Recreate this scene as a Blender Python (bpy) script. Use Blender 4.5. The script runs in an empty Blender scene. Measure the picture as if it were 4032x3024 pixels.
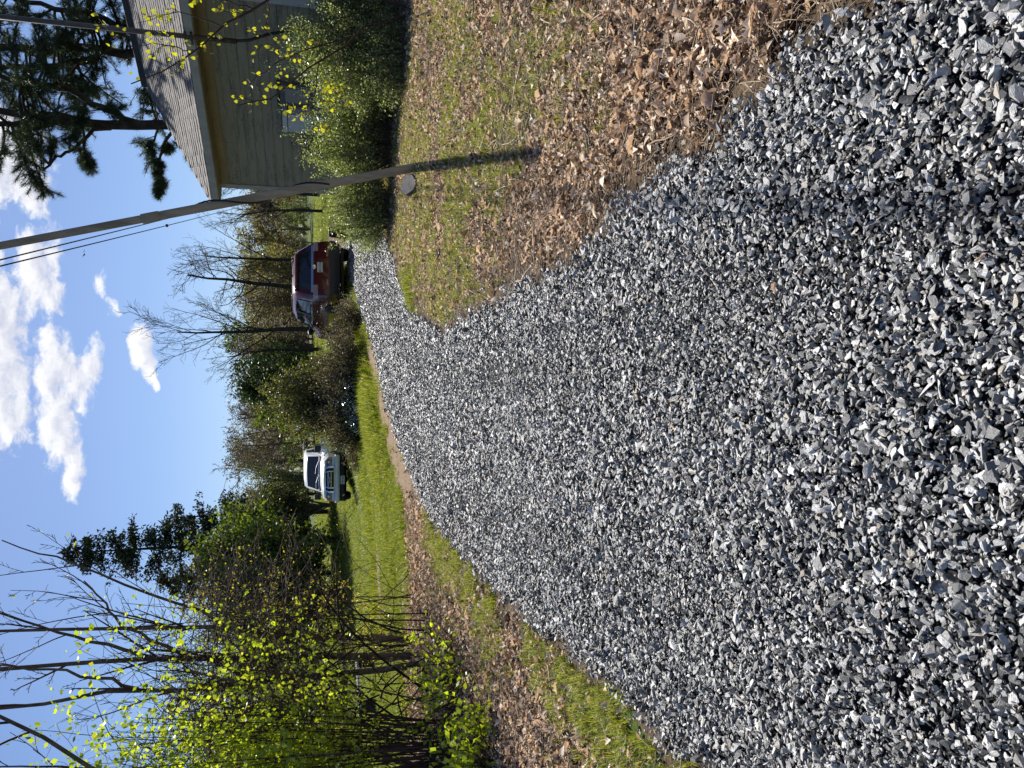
import bpy, bmesh, math
import numpy as np
from mathutils import Vector, Matrix

R = math.radians
scene = bpy.context.scene
col = scene.collection

# ------------------------------------------------------------------ camera
PITCH = R(14.3)
EYE = 1.6
cam_d = bpy.data.cameras.new('camera')
cam_d.sensor_fit = 'HORIZONTAL'
cam_d.sensor_width = 36.0
cam_d.lens = 36.0 * 3030 / 4032
cam_d.clip_start = 0.05
cam_d.clip_end = 3000
cam = bpy.data.objects.new('camera', cam_d)
col.objects.link(cam)
# the phone was held on its side: the picture's left is the world's up
_up = Vector((0, math.sin(PITCH), math.cos(PITCH)))
_back = Vector((0, -math.cos(PITCH), math.sin(PITCH)))
m = Matrix.Identity(4)
for i in range(3):
    m[i][0] = -_up[i]
    m[i][1] = (1, 0, 0)[i]
    m[i][2] = _back[i]
m.translation = (0, 0, EYE)
cam.matrix_world = m
scene.camera = cam

# ------------------------------------------------------------------ sky, sun, exposure
SUN_EL, SUN_AZ = R(44), R(.6)          # azimuth from +Y towards +X
scene.view_settings.view_transform = 'Standard'
scene.view_settings.look = 'None'
scene.view_settings.gamma = 1
scene.view_settings.exposure = 0.9
scene.cycles.use_denoising = True
scene.cycles.max_bounces = 4
scene.cycles.transparent_max_bounces = 6
scene.cycles.diffuse_bounces = 2
scene.cycles.glossy_bounces = 2
scene.cycles.transmission_bounces = 3
scene.cycles.caustics_reflective = False
scene.cycles.caustics_refractive = False

sun_d = bpy.data.lights.new('sun', 'SUN')
sun_d.energy = 5.0
sun_d.angle = R(0.53)
sun_d.color = (1.0, 0.95, 0.87)
sun = bpy.data.objects.new('sun', sun_d)
col.objects.link(sun)
sdir = Vector((math.sin(SUN_AZ) * math.cos(SUN_EL), math.cos(SUN_AZ) * math.cos(SUN_EL), math.sin(SUN_EL)))
sun.rotation_euler = sdir.to_track_quat('Z', 'Y').to_euler()
sun.location = sdir * 50

world = bpy.data.worlds.new('World')
scene.world = world
world.use_nodes = True
wt = world.node_tree
wn, wl = wt.nodes, wt.links


class NT:
    """small helper to write node maths"""
    def __init__(s, tree):
        s.t = tree
    def new(s, kind, **kw):
        n = s.t.nodes.new(kind)
        for k, v in kw.items():
            setattr(n, k, v)
        return n
    def put(s, sock, v):
        if isinstance(v, bpy.types.NodeSocket):
            s.t.links.new(v, sock)
        elif v is not None:
            sock.default_value = v
    def math(s, op, a, b=None, c=None, clamp=False):
        n = s.new('ShaderNodeMath', operation=op, use_clamp=clamp)
        for i, v in enumerate((a, b, c)):
            if v is not None:
                s.put(n.inputs[i], v)
        return n.outputs[0]
    def mix(s, f, a, b, blend='MIX'):
        n = s.new('ShaderNodeMix', data_type='RGBA', blend_type=blend)
        s.put(n.inputs[0], f)
        s.put(n.inputs[6], a if not isinstance(a, tuple) else (*a, 1)[:4])
        s.put(n.inputs[7], b if not isinstance(b, tuple) else (*b, 1)[:4])
        return n.outputs[2]
    def noise(s, vec, scale, detail=4, rough=.55, dist=0.0, out=0):
        n = s.new('ShaderNodeTexNoise')
        if vec is not None:
            s.put(n.inputs['Vector'], vec)
        n.inputs['Scale'].default_value = scale
        n.inputs['Detail'].default_value = detail
        n.inputs['Roughness'].default_value = rough
        n.inputs['Distortion'].default_value = dist
        return n.outputs[out]
    def step(s, x, a, b):
        n = s.new('ShaderNodeMapRange', interpolation_type='SMOOTHSTEP')
        s.put(n.inputs[0], x)
        n.inputs[1].default_value = a
        n.inputs[2].default_value = b
        return n.outputs[0]
    def ramp(s, x, stops):
        n = s.new('ShaderNodeValToRGB')
        e = n.color_ramp.elements
        while len(e) < len(stops):
            e.new(0.5)
        for el, (p, c) in zip(e, stops):
            el.position = p
            el.color = (*c, 1)
        s.put(n.inputs[0], x)
        return n.outputs[0]
    def xyz(s, v):
        n = s.new('ShaderNodeSeparateXYZ')
        s.put(n.inputs[0], v)
        return n.outputs
    def vec(s, x, y, z=0.0):
        n = s.new('ShaderNodeCombineXYZ')
        for i, v in enumerate((x, y, z)):
            s.put(n.inputs[i], v)
        return n.outputs[0]


W = NT(wt)
sky = W.new('ShaderNodeTexSky', sky_type='NISHITA', sun_disc=False)
sky.sun_elevation = SUN_EL
sky.sun_rotation = SUN_AZ
sky.altitude = 150
sky.air_density = 1.0
sky.dust_density = 0.5
sky.ozone_density = 3.0
tc = W.new('ShaderNodeTexCoord')
dx, dy, dz = W.xyz(tc.outputs['Generated'])
# cloud positions on a vertical tangent plane north of the place (s = east, t = up)
ysafe = W.math('MAXIMUM', dy, 0.02)
cs = W.math('DIVIDE', dx, ysafe)
ct = W.math('DIVIDE', dz, ysafe)
cv = W.vec(cs, ct)
warp = W.new('ShaderNodeTexNoise')
W.put(warp.inputs['Vector'], cv)
warp.inputs['Scale'].default_value = 16
warp.inputs['Detail'].default_value = 5
warp.inputs['Roughness'].default_value = .6
CLOUDS = [  # s, t, half width, half height, weight
    (0.262, .352, .050, .040, 1.0), (0.225, .322, .028, .020, .9),
    (0.130, .318, .040, .018, 1.0), (0.105, .300, .022, .014, .8), (0.150, .300, .03, .012, .7),
    (0.070, .350, .055, .024, 1.0), (0.000, .347, .060, .022, 1.0), (-.05, .330, .02, .012, .6), (0.10, .385, .09, .03, 1.0),
    (0.010, .302, .052, .013, 1.0), (-.045, .292, .050, .016, 1.0), (-.098, .278, .030, .011, .95), (.020, .288, .03, .014, .9),
    (0.012, .258, .030, .011, .85), (0.034, .250, .018, .009, .7), (-.012, .268, .026, .010, .7),
    (0.048, .203, .024, .0105, 1.05), (0.018, .193, .016, .006, .9), (-.002, .190, .012, .004, .7),
    (0.118, .246, .011, .006, .55), (0.094, .236, .010, .006, .35),
    (-.66, .52, .22, .07, 1.0), (.72, .45, .2, .06, 1.0), (.50, .62, .2, .05, .9), (-.30, .72, .2, .06, .9), (-1.2, .4, .3, .07, 1), (1.3, .35, .3, .06, 1),
]


def cloud_field(off_s, off_t):
    wx, wy, wz = W.xyz(warp.outputs['Color'])
    s2 = W.math('ADD', cs, W.math('MULTIPLY_ADD', wx, .05, -.025 - off_s))
    t2 = W.math('ADD', ct, W.math('MULTIPLY_ADD', wy, .030, -.015 - off_t))
    acc = None
    for (a, b, ra, rb, w) in CLOUDS:
        u = W.math('MULTIPLY', W.math('SUBTRACT', s2, a), 1 / ra)
        v = W.math('MULTIPLY', W.math('SUBTRACT', t2, b), 1 / rb)
        d2 = W.math('MULTIPLY_ADD', u, u, W.math('MULTIPLY', v, v))
        f = W.math('MULTIPLY', W.math('SUBTRACT', 1.35, W.math('MULTIPLY', d2, .72)), w)
        f = W.math('MAXIMUM', f, -1.2)
        acc = f if acc is None else W.math('MAXIMUM', acc, f)
    n = W.new('ShaderNodeTexNoise')
    W.put(n.inputs['Vector'], W.vec(s2, W.math('MULTIPLY', t2, 1.5)))
    n.inputs['Scale'].default_value = 38
    n.inputs['Detail'].default_value = 7
    n.inputs['Roughness'].default_value = .62
    return W.math('MULTIPLY_ADD', W.math('SUBTRACT', n.outputs[0], .5), 3.4, acc)


f0 = cloud_field(0, 0)
f1 = cloud_field(0.0, -.010)
north = W.step(dy, .02, .2)
mask = W.math('MULTIPLY', W.step(f0, -.05, .95), north)
# generic scattered cumulus for the other half of the sky
pz = W.math('ADD', W.math('MAXIMUM', dz, 0.0), .12)
pn = W.noise(W.vec(W.math('DIVIDE', dx, pz), W.math('DIVIDE', dy, pz)), 1.1, 7, .58)
gen = W.math('MULTIPLY', W.step(pn, .60, .72), W.math('SUBTRACT', 1.0, north))
mask = W.math('MAXIMUM', mask, W.math('MULTIPLY', gen, W.step(dz, .02, .15)))
shade = W.step(W.math('SUBTRACT', f1, W.math('MULTIPLY', f0, .55)), -.5, 1.5)   # deeper below the sunlit tops = greyer
ccol = W.mix(shade, (13.0, 13.0, 13.2), (8.2, 8.6, 10.2))
skyc = W.mix(1.0, sky.outputs[0], (.92, 1.02, 1.24), 'MULTIPLY')
final = W.mix(W.math('MULTIPLY', mask, .95), skyc, ccol)
bg = wn['Background']
wl.new(final, bg.inputs[0])
bg.inputs[1].default_value = 0.043

# ------------------------------------------------------------------ helpers
def ss(a, b, x):
    t = np.clip((np.asarray(x, float) - a) / (b - a), 0, 1)
    return t * t * (3 - 2 * t)


def T(x, y):
    """ground height: a lawn that climbs gently away and dips on the left"""
    x = np.asarray(x, float)
    y = np.asarray(y, float)
    return 0.026 * np.clip(y, 0, 160) - 0.66 * ss(.5, 4.5, -x) * ss(13, 27, y) * (1 - ss(40, 70, y))


def vnoise(x, y, seed=0):
    """2-D value noise 0..1"""
    x = np.asarray(x, float)
    y = np.asarray(y, float)
    xi = np.floor(x).astype(np.int64)
    yi = np.floor(y).astype(np.int64)
    fx = x - xi
    fy = y - yi
    fx = fx * fx * (3 - 2 * fx)
    fy = fy * fy * (3 - 2 * fy)
    def h(a, b):
        n = (a * 374761393 + b * 668265263 + seed * 974634777) & 0xffffffff
        n = ((n ^ (n >> 13)) * 1274126177) & 0xffffffff
        return ((n ^ (n >> 16)) & 0xffff) / 65535.0
    return (h(xi, yi) * (1 - fx) + h(xi + 1, yi) * fx) * (1 - fy) + (h(xi, yi + 1) * (1 - fx) + h(xi + 1, yi + 1) * fx) * fy


def fbm(x, y, seed=0, o=3):
    s, a, t = 0, .5, 0
    for i in range(o):
        s = s + a * vnoise(np.asarray(x) * 2 ** i, np.asarray(y) * 2 ** i, seed + i)
        t += a
        a *= .5
    return s / t


class MB:
    """mesh collector"""
    def __init__(s):
        s.v, s.q, s.t, s.n = [], [], [], 0
    def add(s, v, q=None, t=None):
        v = np.asarray(v, float).reshape(-1, 3)
        if q is not None and len(q):
            s.q.append(np.asarray(q, np.int64).reshape(-1, 4) + s.n)
        if t is not None and len(t):
            s.t.append(np.asarray(t, np.int64).reshape(-1, 3) + s.n)
        s.v.append(v)
        s.n += len(v)
        return s
    def box(s, lo, hi, M=None):
        x0, y0, z0 = lo
        x1, y1, z1 = hi
        v = np.array([(x0, y0, z0), (x1, y0, z0), (x1, y1, z0), (x0, y1, z0), (x0, y0, z1), (x1, y0, z1), (x1, y1, z1), (x0, y1, z1)], float)
        if M is not None:
            v = M(v)
        return s.add(v, [(3, 2, 1, 0), (4, 5, 6, 7), (0, 1, 5, 4), (1, 2, 6, 5), (2, 3, 7, 6), (3, 0, 4, 7)])
    def prism(s, poly, axis_vec):
        """polygon (k,3) extruded along a vector, n-gon caps as fans"""
        p = np.asarray(poly, float)
        k = len(p)
        v = np.vstack([p, p + np.asarray(axis_vec, float)])
        q = [(i, (i + 1) % k, (i + 1) % k + k, i + k) for i in range(k)]
        t = [(0, i + 1, i) for i in range(1, k - 1)] + [(k, k + i, k + i + 1) for i in range(1, k - 1)]
        return s.add(v, q, t)
    def tube(s, pts, rad, n=6, cap=True):
        p = np.asarray(pts, float)
        k = len(p)
        r = np.broadcast_to(np.asarray(rad, float), (k,))
        t = np.gradient(p, axis=0)
        t /= np.linalg.norm(t, axis=1)[:, None] + 1e-9
        a = np.array([0, 0, 1.]) if abs(t[0][2]) < .9 else np.array([1., 0, 0])
        u = np.cross(t, a)
        u /= np.linalg.norm(u, axis=1)[:, None] + 1e-9
        w = np.cross(t, u)
        an = np.arange(n) * 2 * math.pi / n
        v = p[:, None, :] + r[:, None, None] * (np.cos(an)[None, :, None] * u[:, None, :] + np.sin(an)[None, :, None] * w[:, None, :])
        i = np.arange(k - 1)[:, None] * n
        j = np.arange(n)[None, :]
        j2 = (j + 1) % n
        q = np.stack([i + j, i + j2, i + n + j2, i + n + j], -1).reshape(-1, 4)
        tr = []
        if cap:
            tr = [(0, b + 1, b) for b in range(1, n - 1)] + [((k - 1) * n, (k - 1) * n + b, (k - 1) * n + b + 1) for b in range(1, n - 1)]
        return s.add(v.reshape(-1, 3), q, tr)
    def lathe(s, prof, n=20, M=None):
        """profile of (radius, height) around z"""
        k = len(prof)
        an = np.arange(n) * 2 * math.pi / n
        v = np.array([[(r * math.cos(a), r * math.sin(a), h) for a in an] for r, h in prof]).reshape(-1, 3)
        if M is not None:
            v = M(v)
        q = [(i * n + j, i * n + (j + 1) % n, (i + 1) * n + (j + 1) % n, (i + 1) * n + j) for i in range(k - 1) for j in range(n)]
        return s.add(v, q)
    def grid(s, P):
        """(a,b,3) grid of points"""
        a, b = P.shape[:2]
        i = np.arange(a - 1)[:, None] * b
        j = np.arange(b - 1)[None, :]
        q = np.stack([i + j, i + j + 1, i + b + j + 1, i + b + j], -1).reshape(-1, 4)
        return s.add(P.reshape(-1, 3), q)
    def mesh(s, name, smooth=False):
        me = bpy.data.meshes.new(name)
        v = np.vstack(s.v) if s.v else np.zeros((0, 3))
        q = np.vstack(s.q) if s.q else np.zeros((0, 4), np.int64)
        t = np.vstack(s.t) if s.t else np.zeros((0, 3), np.int64)
        me.vertices.add(len(v))
        me.vertices.foreach_set('co', v.astype(np.float32).ravel())
        lp = np.concatenate([q.ravel(), t.ravel()]).astype(np.int32)
        me.loops.add(len(lp))
        me.loops.foreach_set('vertex_index', lp)
        me.polygons.add(len(q) + len(t))
        st = np.concatenate([np.arange(len(q)) * 4, len(q) * 4 + np.arange(len(t)) * 3]).astype(np.int32)
        me.polygons.foreach_set('loop_start', st)
        me.polygons.foreach_set('use_smooth', np.full(len(q) + len(t), smooth))
        me.update(calc_edges=True)
        return me


def link(name, me, mat=None, parent=None):
    o = bpy.data.objects.new(name, me)
    col.objects.link(o)
    if mat is not None and me is not None:
        if not me.materials:
            me.materials.append(mat)
    if parent is not None:
        o.parent = parent
    return o


def obj(name, mb, mat, parent=None, smooth=False):
    return link(name, mb.mesh(name, smooth), mat, parent)


def tag(o, label=None, cat=None, group=None, kind=None):
    for k, v in (('label', label), ('category', cat), ('group', group), ('kind', kind)):
        if v:
            o[k] = v
    return o


def empty(name, loc, rz=0, label=None, cat=None, group=None):
    o = bpy.data.objects.new(name, None)
    col.objects.link(o)
    o.location = loc
    o.rotation_euler = (0, 0, rz)
    o.empty_display_size = .2
    return tag(o, label, cat, group)


def copy_tree(o, parent=None):
    c = o.copy()
    col.objects.link(c)
    c.parent = parent
    for ch in o.children:
        copy_tree(ch, c)
    return c


# ------------------------------------------------------------------ materials
MATS = {}


def pm(name, base, rough=.6, spec=.4, var=0.0, vscale=8.0, metal=0.0, bump=0.0, bscale=60.0, coord='Object', stretch=(1, 1, 1), coat=0.0, base2=None):
    if name in MATS:
        return MATS[name]
    ma = bpy.data.materials.new(name)
    ma.use_nodes = True
    N = NT(ma.node_tree)
    b = ma.node_tree.nodes['Principled BSDF']
    b.inputs['Roughness'].default_value = rough
    b.inputs['Specular IOR Level'].default_value = spec
    b.inputs['Metallic'].default_value = metal
    b.inputs['Coat Weight'].default_value = coat
    b.inputs['Base Color'].default_value = (*base, 1)
    if var or bump or base2:
        c = N.new('ShaderNodeTexCoord')
        mp = N.new('ShaderNodeMapping')
        mp.inputs['Scale'].default_value = stretch
        N.put(mp.inputs[0], c.outputs[coord])
        if var or base2:
            nz = N.noise(mp.outputs[0], vscale, 6, .65)
            k = N.step(nz, .3, .7)
            lo = tuple(x * (1 - var) for x in base)
            hi = base2 if base2 else tuple(min(1, x * (1 + var)) for x in base)
            N.put(b.inputs['Base Color'], N.mix(k, lo, hi))
        if bump:
            bp = N.new('ShaderNodeBump')
            bp.inputs['Strength'].default_value = bump
            bp.inputs['Distance'].default_value = .01
            N.put(bp.inputs['Height'], N.noise(mp.outputs[0], bscale, 5, .6))
            N.put(b.inputs['Normal'], bp.outputs[0])
    MATS[name] = ma
    return ma


def leafmat(name, stops, trans=.45, rough=.5, island=True, gloss=.06, tint=(1.15, 1.1, .45)):
    """thin leaf: reflects a little, lets the sun glow through; colour differs leaf by leaf"""
    ma = bpy.data.materials.new(name)
    ma.use_nodes = True
    nt = ma.node_tree
    N = NT(nt)
    nt.nodes.remove(nt.nodes['Principled BSDF'])
    if island:
        g = N.new('ShaderNodeNewGeometry')
        rnd = g.outputs['Random Per Island']
    else:
        g = N.new('ShaderNodeObjectInfo')
        rnd = g.outputs['Random']
    c = N.ramp(rnd, stops)
    d = N.new('ShaderNodeBsdfDiffuse')
    N.put(d.inputs[0], c)
    tr = N.new('ShaderNodeBsdfTranslucent')
    N.put(tr.inputs[0], N.mix(1.0, c, tint, 'MULTIPLY'))
    gl = N.new('ShaderNodeBsdfGlossy')
    gl.inputs['Roughness'].default_value = rough
    gl.inputs[0].default_value = (.8, .85, .8, 1)
    m1 = N.new('ShaderNodeMixShader')
    m1.inputs[0].default_value = trans
    nt.links.new(d.outputs[0], m1.inputs[1])
    nt.links.new(tr.outputs[0], m1.inputs[2])
    m2 = N.new('ShaderNodeMixShader')
    m2.inputs[0].default_value = gloss
    nt.links.new(m1.outputs[0], m2.inputs[1])
    nt.links.new(gl.outputs[0], m2.inputs[2])
    nt.links.new(m2.outputs[0], nt.nodes['Material Output'].inputs[0])
    MATS[name] = ma
    return ma


# ------------------------------------------------------------------ scatter ("stuff")
def scatter(name, pts, rot, scl, idx, protos, label, cat):
    """one object whose points carry instanced pieces (gravel, leaves, grass)"""
    n = len(pts)
    me = bpy.data.meshes.new(name)
    me.vertices.add(n)
    me.vertices.foreach_set('co', np.asarray(pts, np.float32).ravel())
    for nm, ty, dat, key in (('rot', 'FLOAT_VECTOR', rot, 'vector'), ('scl', 'FLOAT_VECTOR', scl, 'vector'), ('idx', 'INT', idx, 'value')):
        a = me.attributes.new(nm, ty, 'POINT')
        a.data.foreach_set(key, np.asarray(dat, np.int32 if ty == 'INT' else np.float32).ravel())
    cl = bpy.data.collections.new(name + '_pieces')
    for i, (pme, pmat) in enumerate(protos):
        po = bpy.data.objects.new('%s_piece_%02d' % (name, i), pme)
        if not pme.materials:
            pme.materials.append(pmat)
        cl.objects.link(po)
    ng = bpy.data.node_groups.new(name + '_scatter', 'GeometryNodeTree')
    ng.interface.new_socket('Geometry', in_out='INPUT', socket_type='NodeSocketGeometry')
    ng.interface.new_socket('Geometry', in_out='OUTPUT', socket_type='NodeSocketGeometry')
    gi = ng.nodes.new('NodeGroupInput')
    go = ng.nodes.new('NodeGroupOutput')
    ip = ng.nodes.new('GeometryNodeInstanceOnPoints')
    ci = ng.nodes.new('GeometryNodeCollectionInfo')
    ci.inputs['Collection'].default_value = cl
    ci.inputs['Separate Children'].default_value = True
    ci.inputs['Reset Children'].default_value = True
    ng.links.new(gi.outputs[0], ip.inputs['Points'])
    ng.links.new(ci.outputs[0], ip.inputs['Instance'])
    ip.inputs['Pick Instance'].default_value = True
    for nm, ty, sk in (('rot', 'FLOAT_VECTOR', 'Rotation'), ('scl', 'FLOAT_VECTOR', 'Scale'), ('idx', 'INT', 'Instance Index')):
        na = ng.nodes.new('GeometryNodeInputNamedAttribute')
        na.data_type = ty
        na.inputs['Name'].default_value = nm
        ng.links.new(na.outputs['Attribute'], ip.inputs[sk])
    ng.links.new(ip.outputs[0], go.inputs[0])
    o = bpy.data.objects.new(name, me)
    col.objects.link(o)
    md = o.modifiers.new('scatter', 'NODES')
    md.node_group = ng
    tag(o, label, cat, kind='stuff')
    return o


# ------------------------------------------------------------------ layout of the ground
LE = np.array([(-1.6, -3), (-1.55, 0), (-1.53, 2.44), (-1.58, 3.17), (-1.6, 4.3), (-1.72, 6.12), (-1.70, 7.5), (-1.66, 9.0), (-1.34, 10.48), (-.94, 12.02), (-.39, 13.71), (.58, 15.9), (1.49, 18.23), (2.82, 22.27), (3.6, 24.5), (4.6, 28)])
RE = np.array([(1.5, -3), (1.2, 0), (1.06, 1.66), (1.1, 2.22), (1.0, 2.69), (.91, 3.22), (.82, 3.81), (.77, 4.52), (.70, 5.82), (.63, 7.75), (.65, 8.76), (1.01, 10.48), (1.51, 11.74), (2.04, 12.65), (2.7, 14.2), (3.9, 17.5), (5.6, 21.5), (6.6, 24.5), (7.4, 28)])


def xl(y):
    return np.interp(y, LE[:, 1], LE[:, 0]) + .16 * (fbm(y * 1.3, y * 0 + 3, 5) - .5) + .10 * (vnoise(y * 6, y * 0, 6) - .5)


def xr(y):
    return np.interp(y, RE[:, 1], RE[:, 0]) + .18 * (fbm(y * 1.1, y * 0 + 9, 7) - .5) + .12 * (vnoise(y * 6, y * 0 + 4, 8) - .5)


def masks(x, y):
    """gravel, leaf litter, grass and bare-earth cover 0..1"""
    L, Rr = xl(y), xr(y)
    inside = np.minimum(x - L, Rr - x)
    gravel = ss(-.03, .06, inside) * (1 - ss(25, 27, y))
    n1 = fbm(x * .9, y * .9, 21)
    n2 = fbm(x * 2.7, y * 2.7, 31)
    right = ss(0, .15, x - Rr)
    left = ss(0, .1, L - x)
    dl = L - x
    # right bank: brown leaves with weedy grass, greener beside the drive further up
    gr = right * np.clip(ss(.38, .6, n1 * .55 + n2 * .45) * ss(.35, 1.0, x - Rr) * .9 + .85 * ss(5.0, 8, y) * ss(2.9, 1.0, x - Rr) * ss(.28, .5, n2), 0, 1)
    gr = gr * (1 - .85 * ss(4.2, 3.0, y)) + right * ss(15, 20, y)
    lf = right * (1 - ss(14.5, 17, y)) * (1 - .45 * gr) * np.clip(ss(-.05, .45, x - Rr + .5 * (n2 - .5)) + .25, 0, 1)
    er = right * np.clip(ss(.5, .05, x - Rr + .5 * (n2 - .5)) * ss(7, 4, y), 0, 1) * .6
    # left: a grassy lip, then leaf litter under the saplings, then lawn
    lip = left * ss(.85, .25, dl + .9 * (n2 - .5)) * ss(.32, .5, n1 * .4 + n2 * .6) * ss(2.2, 3.5, y) * (1 - ss(9.0, 10, y))
    bed = left * ss(-.2, .35, dl + .6 * (n2 - .5)) * (1 - ss(10.6, 11.8, y + 1.2 * (n1 - .5))) * ss(5.6, 4.6, dl)
    lawn = left * np.maximum(ss(10.6, 12.0, y), ss(4.6, 5.6, dl))
    earth = left * ss(9, 10.5, y) * ss(1.1, .45, dl + .7 * (n2 - .5)) * (1 - ss(17.5, 20, y))
    patch = np.exp(-(((x + 3.7) / 1.6) ** 2 + ((y - 16.0) / .7) ** 2)) * 1.9
    earth = np.clip(np.maximum(earth, left * patch * (n2 + .4)), 0, 1)
    grass = np.clip(np.maximum(np.maximum(gr, lip), lawn * (1 - .97 * earth) * (1 - .55 * ss(.5, .66, n1 * .5 + n2 * .5))), 0, 1)
    leaf = np.clip(np.maximum(lf, bed * (1 - .7 * lip)), 0, 1)
    return gravel, leaf * (1 - gravel), grass * (1 - gravel), np.clip(np.maximum(er, earth), 0, 1) * (1 - gravel)


def axis(segs):
    out = []
    for a, b, st in segs:
        out.append(np.arange(a, b, st))
    return np.concatenate(out + [np.array([segs[-1][1]])])


gx = axis([(-700, -100, 60), (-100, -20, 8), (-20, -8, .6), (-8, 8, .13), (8, 20, .6), (20, 100, 8), (100, 700, 60)])
gy = axis([(-300, -20, 40), (-20, -1, 1.5), (-1, 22, .13), (22, 50, .6), (50, 160, 6), (160, 900, 74)])
GX, GY = np.meshgrid(gx, gy)
gm = masks(GX, GY)
GZ = T(GX, GY) + .05 * (fbm(GX * .6, GY * .6, 2) - .5) * (1 - gm[0]) * ss(.5, 2, GY) + .02 * (fbm(GX * 3, GY * 3, 12) - .5) * (1 - gm[0]) - .03 * gm[0]
mb = MB().grid(np.stack([GX, GY, GZ], -1))
gme = mb.mesh('ground', True)
for nm, d in zip(('gravel', 'leaf', 'grass', 'earth'), gm):
    a = gme.attributes.new(nm, 'FLOAT', 'POINT')
    a.data.foreach_set('value', d.astype(np.float32).ravel())


def gz(x, y):
    x = np.asarray(x, float)
    y = np.asarray(y, float)
    g = masks(x, y)[0]
    return T(x, y) + .05 * (fbm(x * .6, y * .6, 2) - .5) * (1 - g) * ss(.5, 2, y) + .02 * (fbm(x * 3, y * 3, 12) - .5) * (1 - g) - .03 * g


def ground_mat():
    ma = bpy.data.materials.new('ground_cover')
    ma.use_nodes = True
    N = NT(ma.node_tree)
    b = ma.node_tree.nodes['Principled BSDF']
    b.inputs['Roughness'].default_value = .95
    b.inputs['Specular IOR Level'].default_value = .1
    c = N.new('ShaderNodeTexCoord').outputs['Object']
    def at(n):
        a = N.new('ShaderNodeAttribute')
        a.attribute_name = n
        return a.outputs['Fac']
    fine = N.noise(c, 45, 6, .7)
    mid = N.noise(c, 3.2, 5, .6)
    wide = N.noise(c, .25, 4, .6)
    soil = N.ramp(fine, [(.25, (.035, .024, .015)), (.5, (.09, .063, .04)), (.75, (.19, .14, .095))])
    litter = N.ramp(fine, [(.3, (.010, .007, .005)), (.5, (.035, .025, .017)), (.7, (.12, .088, .062))])  # litter base darkened, shade between the leaves put into the colour
    green = N.ramp(N.math('ADD', N.math('MULTIPLY', fine, .5), N.math('MULTIPLY', mid, .5)), [(.3, (.02, .03, .005)), (.5, (.05, .08, .012)), (.72, (.10, .13, .024))])
    green = N.mix(N.math('MULTIPLY', N.step(wide, .45, .7), .5), green, (.10, .10, .03))
    gap_shade = N.ramp(fine, [(.3, (.012, .013, .015)), (.7, (.05, .052, .056))])  # bed under the stones, near black: shade of the gaps painted in
    x = N.mix(N.step(N.math('ADD', at('earth'), N.math('MULTIPLY', N.math('SUBTRACT', mid, .5), .3)), .2, .6), soil, N.mix(.55, soil, (.30, .215, .14)))
    x = N.mix(N.step(at('leaf'), .2, .6), x, litter)
    x = N.mix(N.step(N.math('ADD', at('grass'), N.math('MULTIPLY', N.math('SUBTRACT', fine, .5), .5)), .35, .65), x, green)
    x = N.mix(at('gravel'), x, gap_shade)
    N.put(b.inputs['Base Color'], x)
    bp = N.new('ShaderNodeBump')
    bp.inputs['Strength'].default_value = .7
    bp.inputs['Distance'].default_value = .02
    N.put(bp.inputs['Height'], fine)
    N.put(b.inputs['Normal'], bp.outputs[0])
    return ma


ground = link('ground', gme, ground_mat())
tag(ground, 'lawn, leaf-strewn banks and bare earth around the drive', None, kind='structure')

# ------------------------------------------------------------------ gravel
rng = np.random.default_rng(11)


def in_view(x, y, m=1.2):
    return (np.abs(x) < .53 * y + m)


def stone_mesh(i):
    r = np.random.default_rng(100 + i)
    n = r.integers(9, 14)
    p = r.normal(size=(n, 3))
    p /= np.linalg.norm(p, axis=1)[:, None]
    p = np.sign(p) * np.abs(p) ** r.uniform(.6, .9)
    p *= np.array([1, r.uniform(.45, .85), r.uniform(.14, .42)]) * .5
    bm = bmesh.new()
    for q in p:
        bm.verts.new(q)
    h = bmesh.ops.convex_hull(bm, input=bm.verts)
    bmesh.ops.delete(bm, geom=[g for g in h['geom_interior'] + h['geom_unused'] if isinstance(g, bmesh.types.BMVert)], context='VERTS')
    bmesh.ops.recalc_face_normals(bm, faces=bm.faces)
    me = bpy.data.meshes.new('stone')
    bm.to_mesh(me)
    bm.free()
    return me


def stone_mat():
    ma = bpy.data.materials.new('crushed_stone')
    ma.use_nodes = True
    N = NT(ma.node_tree)
    b = ma.node_tree.nodes['Principled BSDF']
    rnd = N.new('ShaderNodeObjectInfo').outputs['Random']
    base = N.ramp(rnd, [(0, (.04, .042, .045)), (.2, (.11, .112, .114)), (.5, (.275, .274, .27)), (.75, (.48, .477, .47)), (.92, (.70, .695, .68)), (.97, (.34, .30, .25)), (1, (.42, .38, .31))])
    c = N.new('ShaderNodeTexCoord').outputs['Object']
    mp = N.new('ShaderNodeMapping')
    mp.inputs['Scale'].default_value = (2.5, 9, 14)
    N.put(mp.inputs[0], c)
    nz = N.noise(mp.outputs[0], 1.6, 5, .7)
    N.put(b.inputs['Base Color'], N.mix(N.step(nz, .3, .72), N.mix(1.0, base, (.62, .63, .65), 'MULTIPLY'), N.mix(1.0, base, (1.2, 1.2, 1.19), 'MULTIPLY')))
    N.put(b.inputs['Roughness'], N.math('MULTIPLY_ADD', nz, .3, .30))
    b.inputs['Specular IOR Level'].default_value = .75
    bp = N.new('ShaderNodeBump')
    bp.inputs['Strength'].default_value = .35
    bp.inputs['Distance'].default_value = .06
    N.put(bp.inputs['Height'], nz)
    N.put(b.inputs['Normal'], bp.outputs[0])
    return ma


SM = stone_mat()
stones = [(stone_mesh(i), SM) for i in range(28)]


def rand_area(n, x0, x1, y0, y1):
    return rng.uniform(x0, x1, n), rng.uniform(y0, y1, n)


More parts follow.
